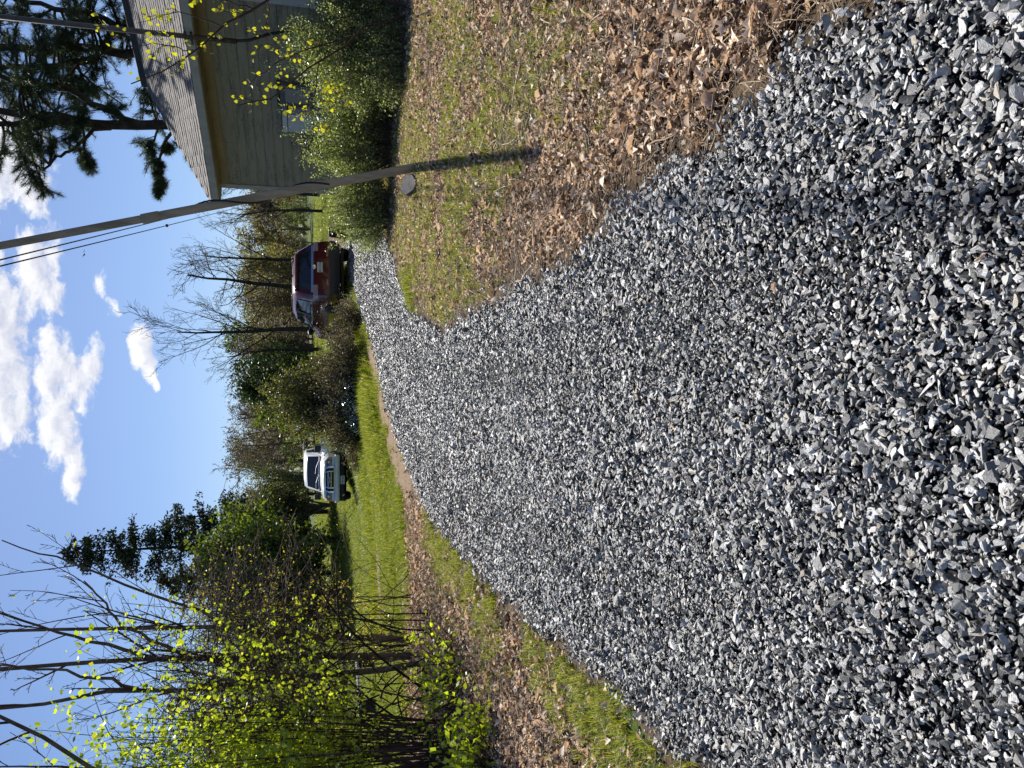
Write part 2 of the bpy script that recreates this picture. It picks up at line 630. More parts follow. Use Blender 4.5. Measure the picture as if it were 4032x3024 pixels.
pts = []
for (y0, y1, dens, smul) in ((.6, 3.2, 8200, 1.0), (3.2, 6, 5600, 1.08), (6, 10, 3000, 1.25), (10, 15, 1900, 1.4), (15, 27, 1000, 1.7)):
    x0, x1 = (-1.9, 1.6) if y1 < 11 else (-2, 7.5)
    n = int(dens * (x1 - x0) * (y1 - y0))
    x, y = rand_area(n, x0, x1, y0, y1)
    g = masks(x, y)[0]
    k = (rng.random(n) < g) & in_view(x, y)
    x, y = x[k], y[k]
    pts.append((x, y, np.full(len(x), smul)))
# strays lying on the earth beside the drive
n = 9000
y = rng.uniform(1.2, 18, n)
e = np.abs(rng.normal(0, .16, n)) + rng.exponential(.06, n)
sd = rng.random(n) < .5
x = np.where(sd, xl(y) - e, xr(y) + e)
k = in_view(x, y) & (rng.random(n) < np.exp(-e * 4)) & ((y < 16) | sd)
k &= rng.random(n) < .32
pts.append((x[k], y[k], np.full(k.sum(), .85)))
x, y, sm = (np.concatenate([p[i] for p in pts]) for i in range(3))
n = len(x)
cc = (x - xl(y)) / (xr(y) - xl(y))
track = np.exp(-((cc - .27) / .11) ** 2) + np.exp(-((cc - .74) / .11) ** 2)      # wheel tracks, finer and pressed down
size = np.clip(rng.lognormal(math.log(.0205), .44, n), .008, .055) * sm * (1 - .22 * track * (fbm(x * .7, y * .4, 91) + .3))
lay = rng.random(n)
z = gz(x, y) + .006 + lay * .024 + .030 * (fbm(x * 2.2, y * 2.2, 77) - .5) + .10 * (fbm(x * 1.1 - y * .1, y * .32, 78) - .5) - .03 * track + .035
z[-k.sum():] = gz(x[-k.sum():], y[-k.sum():]) + .004
tilt = rng.normal(0, .5, (n, 2))
rot = np.column_stack([tilt, rng.uniform(0, 2 * math.pi, n)])
scl = size[:, None] * rng.uniform(.85, 1.2, (n, 3))
scatter('gravel', np.column_stack([x, y, z]), rot, scl, rng.integers(0, len(stones), n), stones, 'crushed blue-grey stone covering the drive', None)
print('gravel', n)

# ------------------------------------------------------------------ dead leaves, twigs, grass
def leaf_proto(i):
    """a curled brown oak leaf, lobed"""
    r = np.random.default_rng(300 + i)
    k = 7
    s = np.linspace(0, 1, k)
    w = np.sin(np.pi * np.clip(s * .93 + .05, 0, 1)) * .26
    lob = 1 + .45 * np.cos(np.arange(k) * math.pi) * (s > .1) * (s < .95) * (1 if i % 3 else .15)
    w = w * lob
    curl, roll = r.uniform(-1.2, 1.2), r.uniform(.2, 1.6)
    P = np.zeros((k, 3, 3))
    for a in range(k):
        for b_, sg in enumerate((-1, 0, 1)):
            yy = s[a] - .5
            P[a, b_] = (sg * w[a] * math.cos(roll * .7), yy, abs(sg) * w[a] * math.sin(roll * .7) + curl * (yy ** 2) * .5)
    return MB().grid(P).mesh('leaf', True)


DL = leafmat('dead_leaf', [(0, (.05, .034, .024)), (.2, (.20, .142, .10)), (.4, (.45, .345, .255)), (.65, (.70, .575, .455)), (1, (.84, .75, .63))], .28, .6, False, .015, (1.12, .9, .68))
leaves = [(leaf_proto(i), DL) for i in range(10)]


def pick(n, x0, x1, y0, y1, ch, mul=1.0, thr=0.0):
    x, y = rand_area(n, x0, x1, y0, y1)
    w = masks(x, y)[ch] * mul
    k = (rng.random(n) < w) & in_view(x, y)
    return x[k], y[k]


lx, ly = [], []
for (n, a, b, c, d) in ((60000, .6, 3.6, .8, 5), (120000, .4, 6.5, 5, 15), (26000, -4.2, -1.5, 2, 6), (56000, -7, -1.5, 6, 12)):
    x, y = pick(n, a, b, c, d, 1)
    lx.append(x)
    ly.append(y)
# a few blown on to lawn and drive
x, y = rand_area(260, -1.6, 1.2, 1.5, 9)
lx.append(x)
ly.append(y)
x, y = rand_area(900, -5, -1, 11, 17)
lx.append(x)
ly.append(y)
x, y = np.concatenate(lx), np.concatenate(ly)
n = len(x)
size = np.clip(rng.lognormal(math.log(.033), .55, n), .011, .095)
size = np.where(rng.random(n) < .5, size * .6, size)
size *= np.where((x > 0) & (y < 3.6), 1.1, 1.0) * np.where(masks(x, y)[0] > .5, .6, 1)
z = gz(x, y) + .008 + rng.random(n) ** 1.5 * .05 + np.where(masks(x, y)[0] > .5, .035, 0)
rot = np.column_stack([rng.normal(0, .6, (n, 2)), rng.uniform(0, 6.283, n)])
scatter('fallen_leaves', np.column_stack([x, y, z]), rot, size[:, None] * rng.uniform(.8, 1.2, (n, 3)), rng.integers(0, len(leaves), n), leaves, 'dry brown oak leaves littering both banks of the drive', None)
print('leaves', n)


def twig_proto(i):
    r = np.random.default_rng(400 + i)
    t = np.linspace(-.5, .5, 5)
    p = np.column_stack([t, r.normal(0, .04, 5).cumsum(), np.abs(r.normal(0, .02, 5))])
    return MB().tube(p, np.linspace(.02, .009, 5), 4).mesh('twig', True)


TW = leafmat('dry_twig', [(0, (.10, .07, .05)), (.5, (.30, .22, .15)), (1, (.46, .37, .27))], .0, .6, False, .03)
tw = [(twig_proto(i), TW) for i in range(6)]
lx, ly = [], []
for (n, a, b, c, d) in ((26000, .7, 4.0, 1, 6), (16000, .6, 6, 6, 14), (9000, -6, -1.6, 2.5, 11)):
    x, y = rand_area(n, a, b, c, d)
    k = (masks(x, y)[0] < .2) & in_view(x, y)
    lx.append(x[k])
    ly.append(y[k])
x, y = np.concatenate(lx), np.concatenate(ly)
n = len(x)
size = np.clip(rng.lognormal(math.log(.055), .7, n), .02, .4)
rot = np.column_stack([rng.normal(0, .1, (n, 2)), rng.uniform(0, 6.283, n)])
thin = rng.uniform(.5, 1.0, n)
scatter('twigs', np.column_stack([x, y, gz(x, y) + rng.uniform(.02, .05, n)]), rot, np.column_stack([size, size * thin, size * thin]), rng.integers(0, 6, n), tw, 'pale dry twigs and straw on the leaf litter', None)


def tuft_proto(i, blades, spread, w, lean):
    r = np.random.default_rng(500 + i)
    mb = MB()
    for b_ in range(blades):
        a = r.uniform(0, 6.283)
        o = np.array([math.cos(a), math.sin(a), 0])
        sd = np.array([-math.sin(a), math.cos(a), 0]) * w * r.uniform(.6, 1.3)
        root = r.normal(0, spread, 3) * (1, 1, 0)
        h = r.uniform(.55, 1.0)
        ln = lean * r.uniform(.3, 1.4)
        p0, p1, p2 = root, root + o * ln * .35 * h + (0, 0, .6 * h), root + o * ln * h + (0, 0, h * (1 - .35 * ln))
        mb.add([p0 - sd, p0 + sd, p1 + sd * .7, p1 - sd * .7, p2], [(0, 1, 2, 3)], [(3, 2, 4)])
    return mb.mesh('tuft', False)


GR = leafmat('grass_blade', [(0, (.06, .10, .014)), (.35, (.13, .19, .024)), (.7, (.22, .28, .042)), (.88, (.30, .30, .085)), (1, (.38, .33, .15))], .55, .45, True, .035, (1.2, 1.15, .4))
tufts = [(tuft_proto(i, 16, .16, .018, .6), GR) for i in range(5)] + [(tuft_proto(9 + i, 26, .35, .02, .5), GR) for i in range(4)]
G = []
# bank weeds (right), lip (left)
x, y = pick(34000, .5, 6.5, 1.2, 15, 2, .8)
G.append((x, y, rng.uniform(.045, .12, len(x)), rng.integers(0, 5, len(x))))
x, y = pick(13000, -4, -1.4, 2.2, 11, 2, .9)
G.append((x, y, rng.uniform(.06, .13, len(x)), rng.integers(0, 5, len(x))))
# lawn, short, near then far
x, y = pick(30000, -9, 1.6, 10.5, 20, 2, .9)
G.append((x, y, rng.uniform(.05, .10, len(x)) * (1 + .9 * (fbm(x, y, 61) > .55)), rng.integers(5, 9, len(x))))
x, y = pick(30000, -19, 4, 20, 46, 2, .9)
G.append((x, y, rng.uniform(.10, .19, len(x)), rng.integers(5, 9, len(x))))
x, y = pick(26000, -22, 16, 44, 62, 2, .6)
G.append((x, y, rng.uniform(.18, .32, len(x)), rng.integers(5, 9, len(x))))
x, y = pick(12000, 2, 14, 16, 46, 2, .6)
G.append((x, y, rng.uniform(.10, .2, len(x)), rng.integers(5, 9, len(x))))
# unmown strip along the upper left edge of the drive
n = 9000
y = rng.uniform(12.5, 22.5, n)
x = xl(y) - 1.35 - .25 * ss(20, 16, y) + rng.normal(0, .26, n) + .2 * ss(18, 22, y)
G.append((x, y, rng.uniform(.16, .34, n) * ss(12, 15, y), rng.integers(0, 9, n)))
n = 5000
x = rng.uniform(-7, -1.4, n)
y = 20.5 + rng.normal(0, .9, n) + .3 * x
G.append((x, y, rng.uniform(.12, .30, n), rng.integers(5, 9, n)))
x, y, h, ix = (np.concatenate([q[i] for q in G]) for i in range(4))
k = masks(x, y)[0] < .15
x, y, h, ix = x[k], y[k], h[k], ix[k]
n = len(x)
wd = np.where(y > 20, h * 1.5, h * 1.0)
rot = np.column_stack([rng.normal(0, .12, (n, 2)), rng.uniform(0, 6.283, n)])
scatter('grass', np.column_stack([x, y, gz(x, y) - .005]), rot, np.column_stack([wd, wd, h * rng.uniform(.7, 1.15, n)]), ix, tufts, 'short green grass of the lawn and verges', None)
print('grass', n)

# ------------------------------------------------------------------ house
HC = np.array([4.26, 17.5, 0])                 # far left corner of the long wall
HR = np.array([.5, -.866, 0])                  # along the wall towards the camera
HN = np.array([.866, .5, 0])                   # into the house
HUP = np.array([0, 0, 1.])


def hp(t, o, z):
    return HC + HR * t + HN * o + HUP * z


def hmap(v):
    return HC + v[:, :1] * HR + v[:, 1:2] * HN + v[:, 2:3] * HUP


house = empty('house', tuple(HC + (0, 0, .4)), 0, 'low weathered house with dirty cream lap siding and grey shingled roof', 'house')
HINV = np.array(house.location)


def hobj(name, mb, mat, parent=None, smooth=False):
    """parts are written in world metres and moved under the house origin"""
    for a in mb.v:
        a -= HINV
    return obj(name, mb, mat, parent or house, smooth)


def siding_mat():
    ma = bpy.data.materials.new('cream_siding')
    ma.use_nodes = True
    N = NT(ma.node_tree)
    b = ma.node_tree.nodes['Principled BSDF']
    b.inputs['Roughness'].default_value = .75
    b.inputs['Specular IOR Level'].default_value = .25
    c = N.new('ShaderNodeTexCoord').outputs['Object']
    x, y, z = N.xyz(c)
    along = N.math('SUBTRACT', N.math('MULTIPLY', x, .5), N.math('MULTIPLY', y, .866))
    v = N.vec(N.math('MULTIPLY', along, 1.2), N.math('MULTIPLY', z, 7))
    blot = N.noise(v, 1.1, 6, .72)
    speck = N.noise(N.vec(N.math('MULTIPLY', along, 10), N.math('MULTIPLY', z, 26)), 1.6, 5, .75)
    mildew = N.math('MULTIPLY', N.step(blot, .47, .62), N.step(speck, .40, .56))
    base = N.mix(N.noise(c, 1.3, 3), (.26, .23, .15), (.32, .285, .19))
    N.put(b.inputs['Base Color'], N.mix(N.math('MULTIPLY', mildew, .8), base, (.10, .098, .08)))
    return ma


M_side = siding_mat()
M_trim = pm('cream_trim', (.36, .34, .28), .6, .3, .12, 5)
M_soffit = pm('ochre_soffit', (.28, .22, .125), .7, .2, .15, 3)
M_dark = pm('dark_void', (.012, .012, .014), .7, .2)
HLEN, HW_, WZ0, WZ1 = 8.5, 6.5, .3, 3.56
hobj('wall', MB().box((0, 0, WZ0), (HLEN, HW_, WZ1), hmap), M_side)
# gable ends
for t in (0.0, HLEN):
    hobj('gable', MB().prism([hp(t, .02, WZ1), hp(t, HW_ - .02, WZ1), hp(t, HW_ / 2, WZ1 + 1.62)], HR * (.1 if t == 0 else -.1)), M_side)
# lap siding: every board a piece of its own, lower edge proud
EXPO = .178
NB = int((WZ1 - .06 - WZ0) / EXPO)
rs = np.random.default_rng(5)
for i in range(NB):
    z0 = WZ0 + i * EXPO
    j = rs.uniform(1.2, 3.9)
    for (a, b_) in ((.085, j - .002), (j + .002, HLEN - .05)):
        sag = rs.normal(0, .004)
        m_ = MB()
        prof = [(-.026 + sag * .3, z0), (-.003, z0 + EXPO + .03), (-.001, z0 + EXPO + .03), (-.001, z0)]
        m_.prism([hp(a, o, z) for o, z in prof], HR * (b_ - a))
        hobj('siding_board', m_, M_side)
hobj('corner_trim', MB().box((-.04, -.04, WZ0), (.08, .06, WZ1), hmap), M_trim)
# eave: soffit, fascia, roof deck
OV = .42
RZ, EZ = 5.36, 3.62
hobj('frieze_board', MB().box((.08, -.035, WZ1 - .16), (HLEN, -.002, WZ1 - .002), hmap), M_soffit)
hobj('soffit', MB().box((-.12, -OV - .032, WZ1 + .0), (HLEN + .1, -.0, WZ1 + .02), hmap), M_soffit)
hobj('fascia', MB().box((-.20, -OV - .065, WZ1 + .02), (HLEN + .2, -OV - .033, WZ1 + .155), hmap), M_trim)
RM = 3.0                                        # ridge distance behind the wall
slope = (RZ - (EZ + .1)) / (RM + OV + .03)


def roof_pt(t, s):
    """s = metres up the slope measured horizontally from the eave edge"""
    return hp(t, -OV - .03 + s, EZ + .1 + slope * s)


sl = RM + OV + .03
ang = math.atan(slope)
nrm = -HN * math.sin(ang) + HUP * math.cos(ang)
M_shingle = pm('grey_shingle', (.165, .155, .148), .9, .15, .35, 14, bump=.5, bscale=160)
M_shdark = pm('roof_underlay', (.03, .028, .027), .9, .1)
hobj('roof_deck', MB().prism([roof_pt(-.18, 0), roof_pt(-.18, sl), hp(-.18, 2 * RM + OV, EZ + .1), hp(-.18, 2 * RM + OV, EZ + .02), hp(-.18, RM, RZ - .1), hp(-.18, -OV - .02, EZ + .02)], HR * (HLEN + .36)), M_shdark)
tab_w, tab_e = .305, .15
rows = int(sl / math.cos(ang) / tab_e)
tabs = []
for r_ in range(rows + 1):
    s0 = r_ * tab_e * math.cos(ang)
    for c_ in range(int((HLEN + .3) / tab_w) + 1):
        t0 = -.2 + c_ * tab_w + (.15 if r_ % 2 else 0)
        t1 = min(t0 + tab_w - .012, HLEN + .2)
        if t1 - t0 < .05 or s0 > sl - .02:
            continue
        tabs.append((s0, t0, t1))


def tab_geo(mb, s0, t0, t1):
    s1 = min(s0 + tab_e * 1.35 * math.cos(ang), sl)
    lift = .016 + rs.uniform(-.004, .006)
    dr = rs.uniform(-.012, .012)
    lo = [roof_pt(t0, s0 + dr) + nrm * lift, roof_pt(t1, s0 + dr + rs.uniform(-.006, .006)) + nrm * lift]
    hi = [roof_pt(t1, s1) + nrm * .004, roof_pt(t0, s1) + nrm * .004]
    lo2 = [lo[0] - nrm * .016, lo[1] - nrm * .016]
    mb.add([lo[0], lo[1], hi[0], hi[1], lo2[0], lo2[1]], [(0, 1, 2, 3), (4, 5, 1, 0)], [(0, 3, 4), (1, 5, 2)])


cam_p = np.array([0, 0, EYE])
tabs.sort(key=lambda q: (q[1] > 5.3, q[1] < -.1 and q[0] < 0, np.linalg.norm(roof_pt(q[1], q[0]) - cam_p)))
for q in tabs[:300]:
    m_ = MB()
    tab_geo(m_, *q)
    hobj('shingle', m_, M_shingle)
m_ = MB()
for q in tabs[300:]:
    tab_geo(m_, *q)
hobj('shingles', m_, M_shingle)['kind'] = 'stuff'
# ridge vent with black end
M_ridge = pm('ridge_cap', (.05, .048, .05), .8, .3, .2, 20)
hobj('ridge_vent', MB().box((.0, RM - .16, RZ - .12), (HLEN, RM + .16, RZ + .05), hmap), M_ridge)
for t in np.arange(.0, HLEN, .33):
    hobj('ridge_cap', MB().prism([hp(t, RM - .17, RZ + .052), hp(t, RM, RZ + .10), hp(t, RM + .17, RZ + .052)], HR * .326), M_shingle)
# window at the right edge of the view
M_white = pm('white_vinyl', (.42, .41, .37), .5, .4, .06, 6)
M_glass = pm('window_glass', (.015, .018, .022), .08, .6)
win = hobj('window', MB().box((4.62, -.05, 1.62), (5.62, -.028, 3.36), hmap), M_glass)
fr = MB()
for lo, hi in (((4.46, -.075, 1.50), (4.62, -.004, 3.44)), ((5.62, -.075, 1.50), (5.78, -.004, 3.44)), ((4.62, -.075, 1.50), (5.62, -.004, 1.62)), ((4.62, -.075, 3.36), (5.62, -.004, 3.44)), ((4.62, -.068, 2.44), (5.62, -.052, 2.50))):
    fr.box(lo, hi, hmap)
f_ = obj('frame', fr, M_white, win)
for a in f_.data.vertices:
    a.co -= Vector(house.location)
# service mast in front of the eave
M_galv = pm('galvanised_pipe', (.11, .09, .07), .55, .4, .25, 12, metal=.3)
mast = empty('service_mast', tuple(hp(3.95, -.47, .4)), 0, 'grey conduit mast rising past the eave of the house', 'conduit')
mo = np.array(mast.location)
m_ = MB().tube(np.array([hp(3.95, -.47, z) - mo for z in (2.9, 4.5, 7.6)]), .042, 10)
obj('pipe', m_, M_galv, mast, True)
m_ = MB().tube(np.array([hp(3.95, -.47, 2.95) - mo, hp(3.95, -.40, 2.7) - mo, hp(3.97, -.22, 2.4) - mo, hp(3.97, -.08, 2.1) - mo, hp(3.97, -.07, .45) - mo]), .028, 8)
obj('lower_conduit', m_, pm('black_conduit', (.03, .03, .032), .5, .4), mast, True)
m_ = MB()
for z in (3.60, 3.70):
    m_.add(*(lambda v: (v, [(3, 2, 1, 0), (4, 5, 6, 7), (0, 1, 5, 4), (1, 2, 6, 5), (2, 3, 7, 6), (3, 0, 4, 7)]))(hmap(np.array([(3.84, -.53, z), (4.06, -.53, z), (4.06, -.425, z), (3.84, -.425, z), (3.84, -.53, z + .035), (4.06, -.53, z + .035), (4.06, -.425, z + .035), (3.84, -.425, z + .035)])) - mo))
obj('bracket', m_, pm('dark_steel', (.04, .04, .042), .5, .5, metal=.4), mast)

# white utility cabinet against the wall
M_cab = pm('white_enamel', (.50, .51, .51), .4, .4, .06, 5)
cabn = empty('utility_cabinet', tuple(hp(2.1, -.2, .4)), 0, 'narrow white metal utility cabinet standing against the house wall', 'cabinet')
co = np.array(cabn.location)


def cmap(v):
    return HC + v[:, :1] * HR + v[:, 1:2] * HN + v[:, 2:3] * HUP - co


obj('case', MB().box((1.92, -.32, .38), (2.34, -.032, 1.56), cmap), M_cab, cabn)
obj('upper_case', MB().box((1.92, -.32, 1.575), (2.34, -.032, 2.12), cmap), M_cab, cabn)
obj('lid', MB().box((1.905, -.335, 2.135), (2.355, -.030, 2.22), cmap), M_cab, cabn)
for k_ in range(3):
    obj('vent_slot', MB().box((1.97 + .03 * k_, -.3235, 1.60), (1.985 + .03 * k_, -.321, 1.70), cmap), M_dark, cabn)
obj('badge', MB().box((2.14, -.3235, 1.62), (2.20, -.321, 1.67), cmap), pm('badge_black', (.02, .02, .02), .5), cabn)
mb_ = empty('meter_box', tuple(hp(2.62, -.1, 1.4)), 0, 'grey meter panel on the wall beside the white cabinet', 'meter box')
co = np.array(mb_.location)
obj('panel', MB().box((2.40, -.13, 1.35), (2.86, -.03, 2.26), cmap), pm('grey_panel', (.12, .12, .115), .6, .3, .2, 8), mb_)
obj('hood', MB().box((2.38, -.17, 2.27), (2.88, -.028, 2.31), cmap), pm('dark_steel', (.04, .04, .042), .5, .5), mb_)
obj('notice', MB().box((2.46, -.1335, 1.75), (2.78, -.131, 2.16), cmap), pm('faded_notice', (.30, .29, .26), .7, .2, .5, 60, stretch=(1, 1, 6)), mb_)

# ------------------------------------------------------------------ leaning pole
M_pole = pm('weathered_pole', (.33, .28, .22), .85, .2, .28, 3.0, bump=.25, bscale=30, stretch=(3, 3, .4))
PB = np.array([2.95, 10.48, float(gz(2.95, 10.48))])
PT = np.array([2.95 - .267 * 5.15, 10.30, PB[2] + 5.15])
pole = empty('leaning_pole', tuple(PB), 0, 'tall leaning grey pole with a sleeve joint rising from the leaf bank', 'pole')


def pp(h):
    return (PT - PB) * (h / 5.15)


hs = np.linspace(-.1, 3.30, 14)
obj('shaft', MB().tube(np.array([pp(h) for h in hs]), np.interp(hs, [0, 3.3], [.059, .054]), 18), M_pole, pole, True)
hs = np.linspace(3.24, 5.15, 10)
obj('upper_shaft', MB().tube(np.array([pp(h) for h in hs]), np.interp(hs, [3.3, 5.15], [.049, .045]), 18), M_pole, pole, True)
obj('sleeve', MB().tube(np.array([pp(h) for h in (3.20, 3.21, 3.40, 3.41)]), [.056, .062, .062, .052], 18), M_pole, pole, True)
ax = (PT - PB) / np.linalg.norm(PT - PB)
e1 = np.cross(ax, [0, 1, 0])
e1 /= np.linalg.norm(e1)
e2 = np.cross(ax, e1)
# black cable wound round the pole
cw = []
for k_ in range(60):
    f = k_ / 59
    h = 1.15 + f * 1.75
    a = 1.2 + f * 9.5
    rr = .059 + .006 + (.004 if k_ % 2 else 0)
    cw.append(pp(h) + rr * (math.cos(a) * e1 + math.sin(a) * e2))
cable = tag(obj('black_cable', MB().tube(np.array(cw) + PB, .011, 6), pm('rubber_black', (.015, .015, .016), .5, .4), None, True), 'black cable coiled loosely round the leaning pole', 'cable')
# overhead wires
M_wire = pm('wire_black', (.02, .02, .025), .5, .3)
for (a, b_, lab) in (((1.98, 14, 6.51), (8.75, 40, 6.1), 'upper of the two black overhead wires beside the leaning pole'), ((1.88, 14, 6.51), (8.37, 40, 6.22), 'lower overhead wire with a small black splice on it')):
    a, b_ = np.array(a), np.array(b_)
    s_ = np.linspace(-.85, 2.2, 40)
    P = a + (b_ - a) * s_[:, None]
    P[:, 2] += .22 * ((s_ - .55) ** 2) * .6
    w_ = empty('overhead_wire', tuple(P[0]), 0, lab, 'wire')
    obj('strand', MB().tube(P - P[0], .013, 5), M_wire, w_, True)
    if 'splice' in lab:
        q = a + (b_ - a) * .515 - P[0]
        q[2] += .22 * ((.515 - .55) ** 2) * .6
        obj('splice', MB().tube(np.array([q - (.02, .08, 0), q - (.01, .04, 0), q, q + (.01, .04, 0), q + (.02, .08, 0)]), [.015, .045, .055, .045, .015], 8), M_wire, w_, True)
# cut log slab at the pole's foot
sx, sy = 2.66, 10.30
sz = float(gz(sx, sy))
log = empty('log_slice', (sx, sy, sz), .15, 'round grey slice of sawn log propped against the foot of the leaning pole', 'log')
an = np.linspace(0, 2 * math.pi, 22, endpoint=False)
rr = .145 * (1 + .06 * np.sin(3 * an + 1) + .03 * np.sin(7 * an))
tip = np.array(Matrix.Rotation(R(38), 3, 'X'))
ring = np.column_stack([rr * np.cos(an), rr * np.sin(an), np.zeros(22)])
obj('bark', MB().prism((ring + (0, 0, -.03)) @ tip.T + (0, 0, .115), tip @ np.array([0, 0, .06])), pm('log_bark', (.16, .12, .09), .9, .1, .4, 20, bump=.6, bscale=30), log)
obj('cut_face', MB().prism((ring * .93 + (0, 0, .031)) @ tip.T + (0, 0, .115), tip @ np.array([0, 0, .003])), pm('grey_sawn_wood', (.42, .37, .31), .85, .15, .3, 10, bump=.3, bscale=40), log)

# ------------------------------------------------------------------ vehicles
M_red = pm('maroon_paint', (.085, .003, .007), .22, .35, coat=.35)
M_clad = pm('grey_cladding', (.035, .037, .042), .6, .4)
M_vglass = pm('vehicle_glass', (.02, .025, .03), .05, .8)
M_chrome = pm('chrome', (.62, .62, .63), .18, .5, metal=1.0)
M_tyre = pm('tyre_rubber', (.014, .014, .015), .8, .3)
M_rim = pm('alloy_rim', (.42, .43, .44), .35, .5, metal=.8)
M_lens = pm('clear_lens', (.62, .60, .60), .15, .7, coat=.5)
M_smoke = pm('smoky_headlamp', (.13, .125, .12), .15, .7, coat=.4)
M_tail = pm('pale_tail_lens', (.36, .27, .27), .15, .6, coat=.5)
M_amber = pm('amber_lens', (.75, .22, .02), .2, .6)
M_plate = pm('plate_white', (.62, .64, .62), .45, .4)
M_ink = pm('plate_ink', (.03, .05, .10), .5)
M_black = pm('black_plastic', (.012, .012, .013), .5, .4)
M_wpaint = pm('white_paint', (.74, .75, .75), .25, .5, .03, 3, coat=.6)
M_bluee = pm('blue_enamel', (.02, .05, .22), .3, .5)


def text(name, s, size, mat, parent, M4):
    cu = bpy.data.curves.new(name, 'FONT')
    cu.body = s
    cu.size = size
    cu.align_x = 'CENTER'
    cu.align_y = 'CENTER'
    cu.extrude = .0015
    tmp = bpy.data.objects.new('tmp_text', cu)
    col.objects.link(tmp)
    dg = bpy.context.evaluated_depsgraph_get()
    me = bpy.data.meshes.new_from_object(tmp.evaluated_get(dg))
    bpy.data.objects.remove(tmp)
    me.name = name
    me.materials.clear()
    o = link(name, me, mat, parent)
    o.matrix_local = M4
    return o


class Shell:
    """vehicle skin: stations along y, each with the same rows from sill to roof centre (right half)"""
    def __init__(s, st):
        s.P = np.array(st, float)          # (stations, rows, 3)  x>=0
    def at(s, i, r):
        """bilinear"""
        i0 = int(min(max(math.floor(i), 0), len(s.P) - 2))
        r0 = int(min(max(math.floor(r), 0), s.P.shape[1] - 2))
        a, b_ = i - i0, r - r0
        P = s.P
        return (P[i0, r0] * (1 - a) + P[i0 + 1, r0] * a) * (1 - b_) + (P[i0, r0 + 1] * (1 - a) + P[i0 + 1, r0 + 1] * a) * b_
    def patch(s, poly, off=.006, side=1, n=None):
        """polygon given in (station,row) laid just proud of the skin"""
        v = []
        for (i, r) in poly:
            p = s.at(i, r)
            e = 1e-2
            t1 = s.at(i + e, r) - s.at(i - e, r)
            t2 = s.at(i, r + e) - s.at(i, r - e)
            nn = np.cross(t1, t2)
            nn = nn / (np.linalg.norm(nn) + 1e-9)
            if nn[0] < 0:
                nn = -nn
            q = p + nn * off
            v.append(q * (side, 1, 1))
        v = np.array(v)
        c = v.mean(0)
        k = len(v)
        tri = [(0, 1 + j, 1 + (j + 1) % k) for j in range(k)]
        back = v - np.array([.012 * side, 0, 0])
        mb = MB().add(np.vstack([c, v]), None, tri)
        mb.add(np.vstack([v, back]), [(j, (j + 1) % k, (j + 1) % k + k, j + k) for j in range(k)])
        return mb
    def body(s, endbulge=(.05, .05), cols=9):
        mb = MB()
        for sd in (1, -1):
            mb.grid(s.P * (sd, 1, 1))
        for e, bl, sg in ((0, endbulge[0], -1), (-1, endbulge[1], 1)):
            k = np.linspace(-1, 1, cols)
            row = s.P[e]
            G_ = np.zeros((cols, len(row), 3))
            for a, kk in enumerate(k):
                G_[a] = row * (kk, 1, 1)
                G_[a, :, 1] += sg * bl * (1 - kk * kk)
            mb.grid(G_)
        return mb
    def end(s, e, k, r, bl, sg, off=0.0):
        r0 = int(min(max(math.floor(r), 0), s.P.shape[1] - 2))
        b_ = r - r0
        p = s.P[e, r0] * (1 - b_) + s.P[e, r0 + 1] * b_
        return np.array([p[0] * k, p[1] + sg * (bl * (1 - k * k) + off), p[2]])
    def endpatch(s, e, k0, k1, r0, r1, bl, sg, off=.008, nk=7, nr=4, taper=0.0):
        G_ = np.zeros((nr, nk, 3))
        for a, r in enumerate(np.linspace(r0, r1, nr)):
            f = a / (nr - 1)
            for b_, k in enumerate(np.linspace(k0 * (1 - taper * f), k1 * (1 - taper * f), nk)):
                G_[a, b_] = s.end(e, k, r, bl, sg, off)
        mb = MB().grid(G_)
        B = G_ - np.array([0, sg * (off + .01), 0])
        loop = [(0, j) for j in range(nk)] + [(i, nk - 1) for i in range(1, nr)] + [(nr - 1, j) for j in range(nk - 2, -1, -1)] + [(i, 0) for i in range(nr - 2, 0, -1)]
        A = np.array([G_[i, j] for i, j in loop])
        Bk = np.array([B[i, j] for i, j in loop])
        k = len(A)
        mb.add(np.vstack([A, Bk]), [(j, (j + 1) % k, (j + 1) % k + k, j + k) for j in range(k)])
        return mb


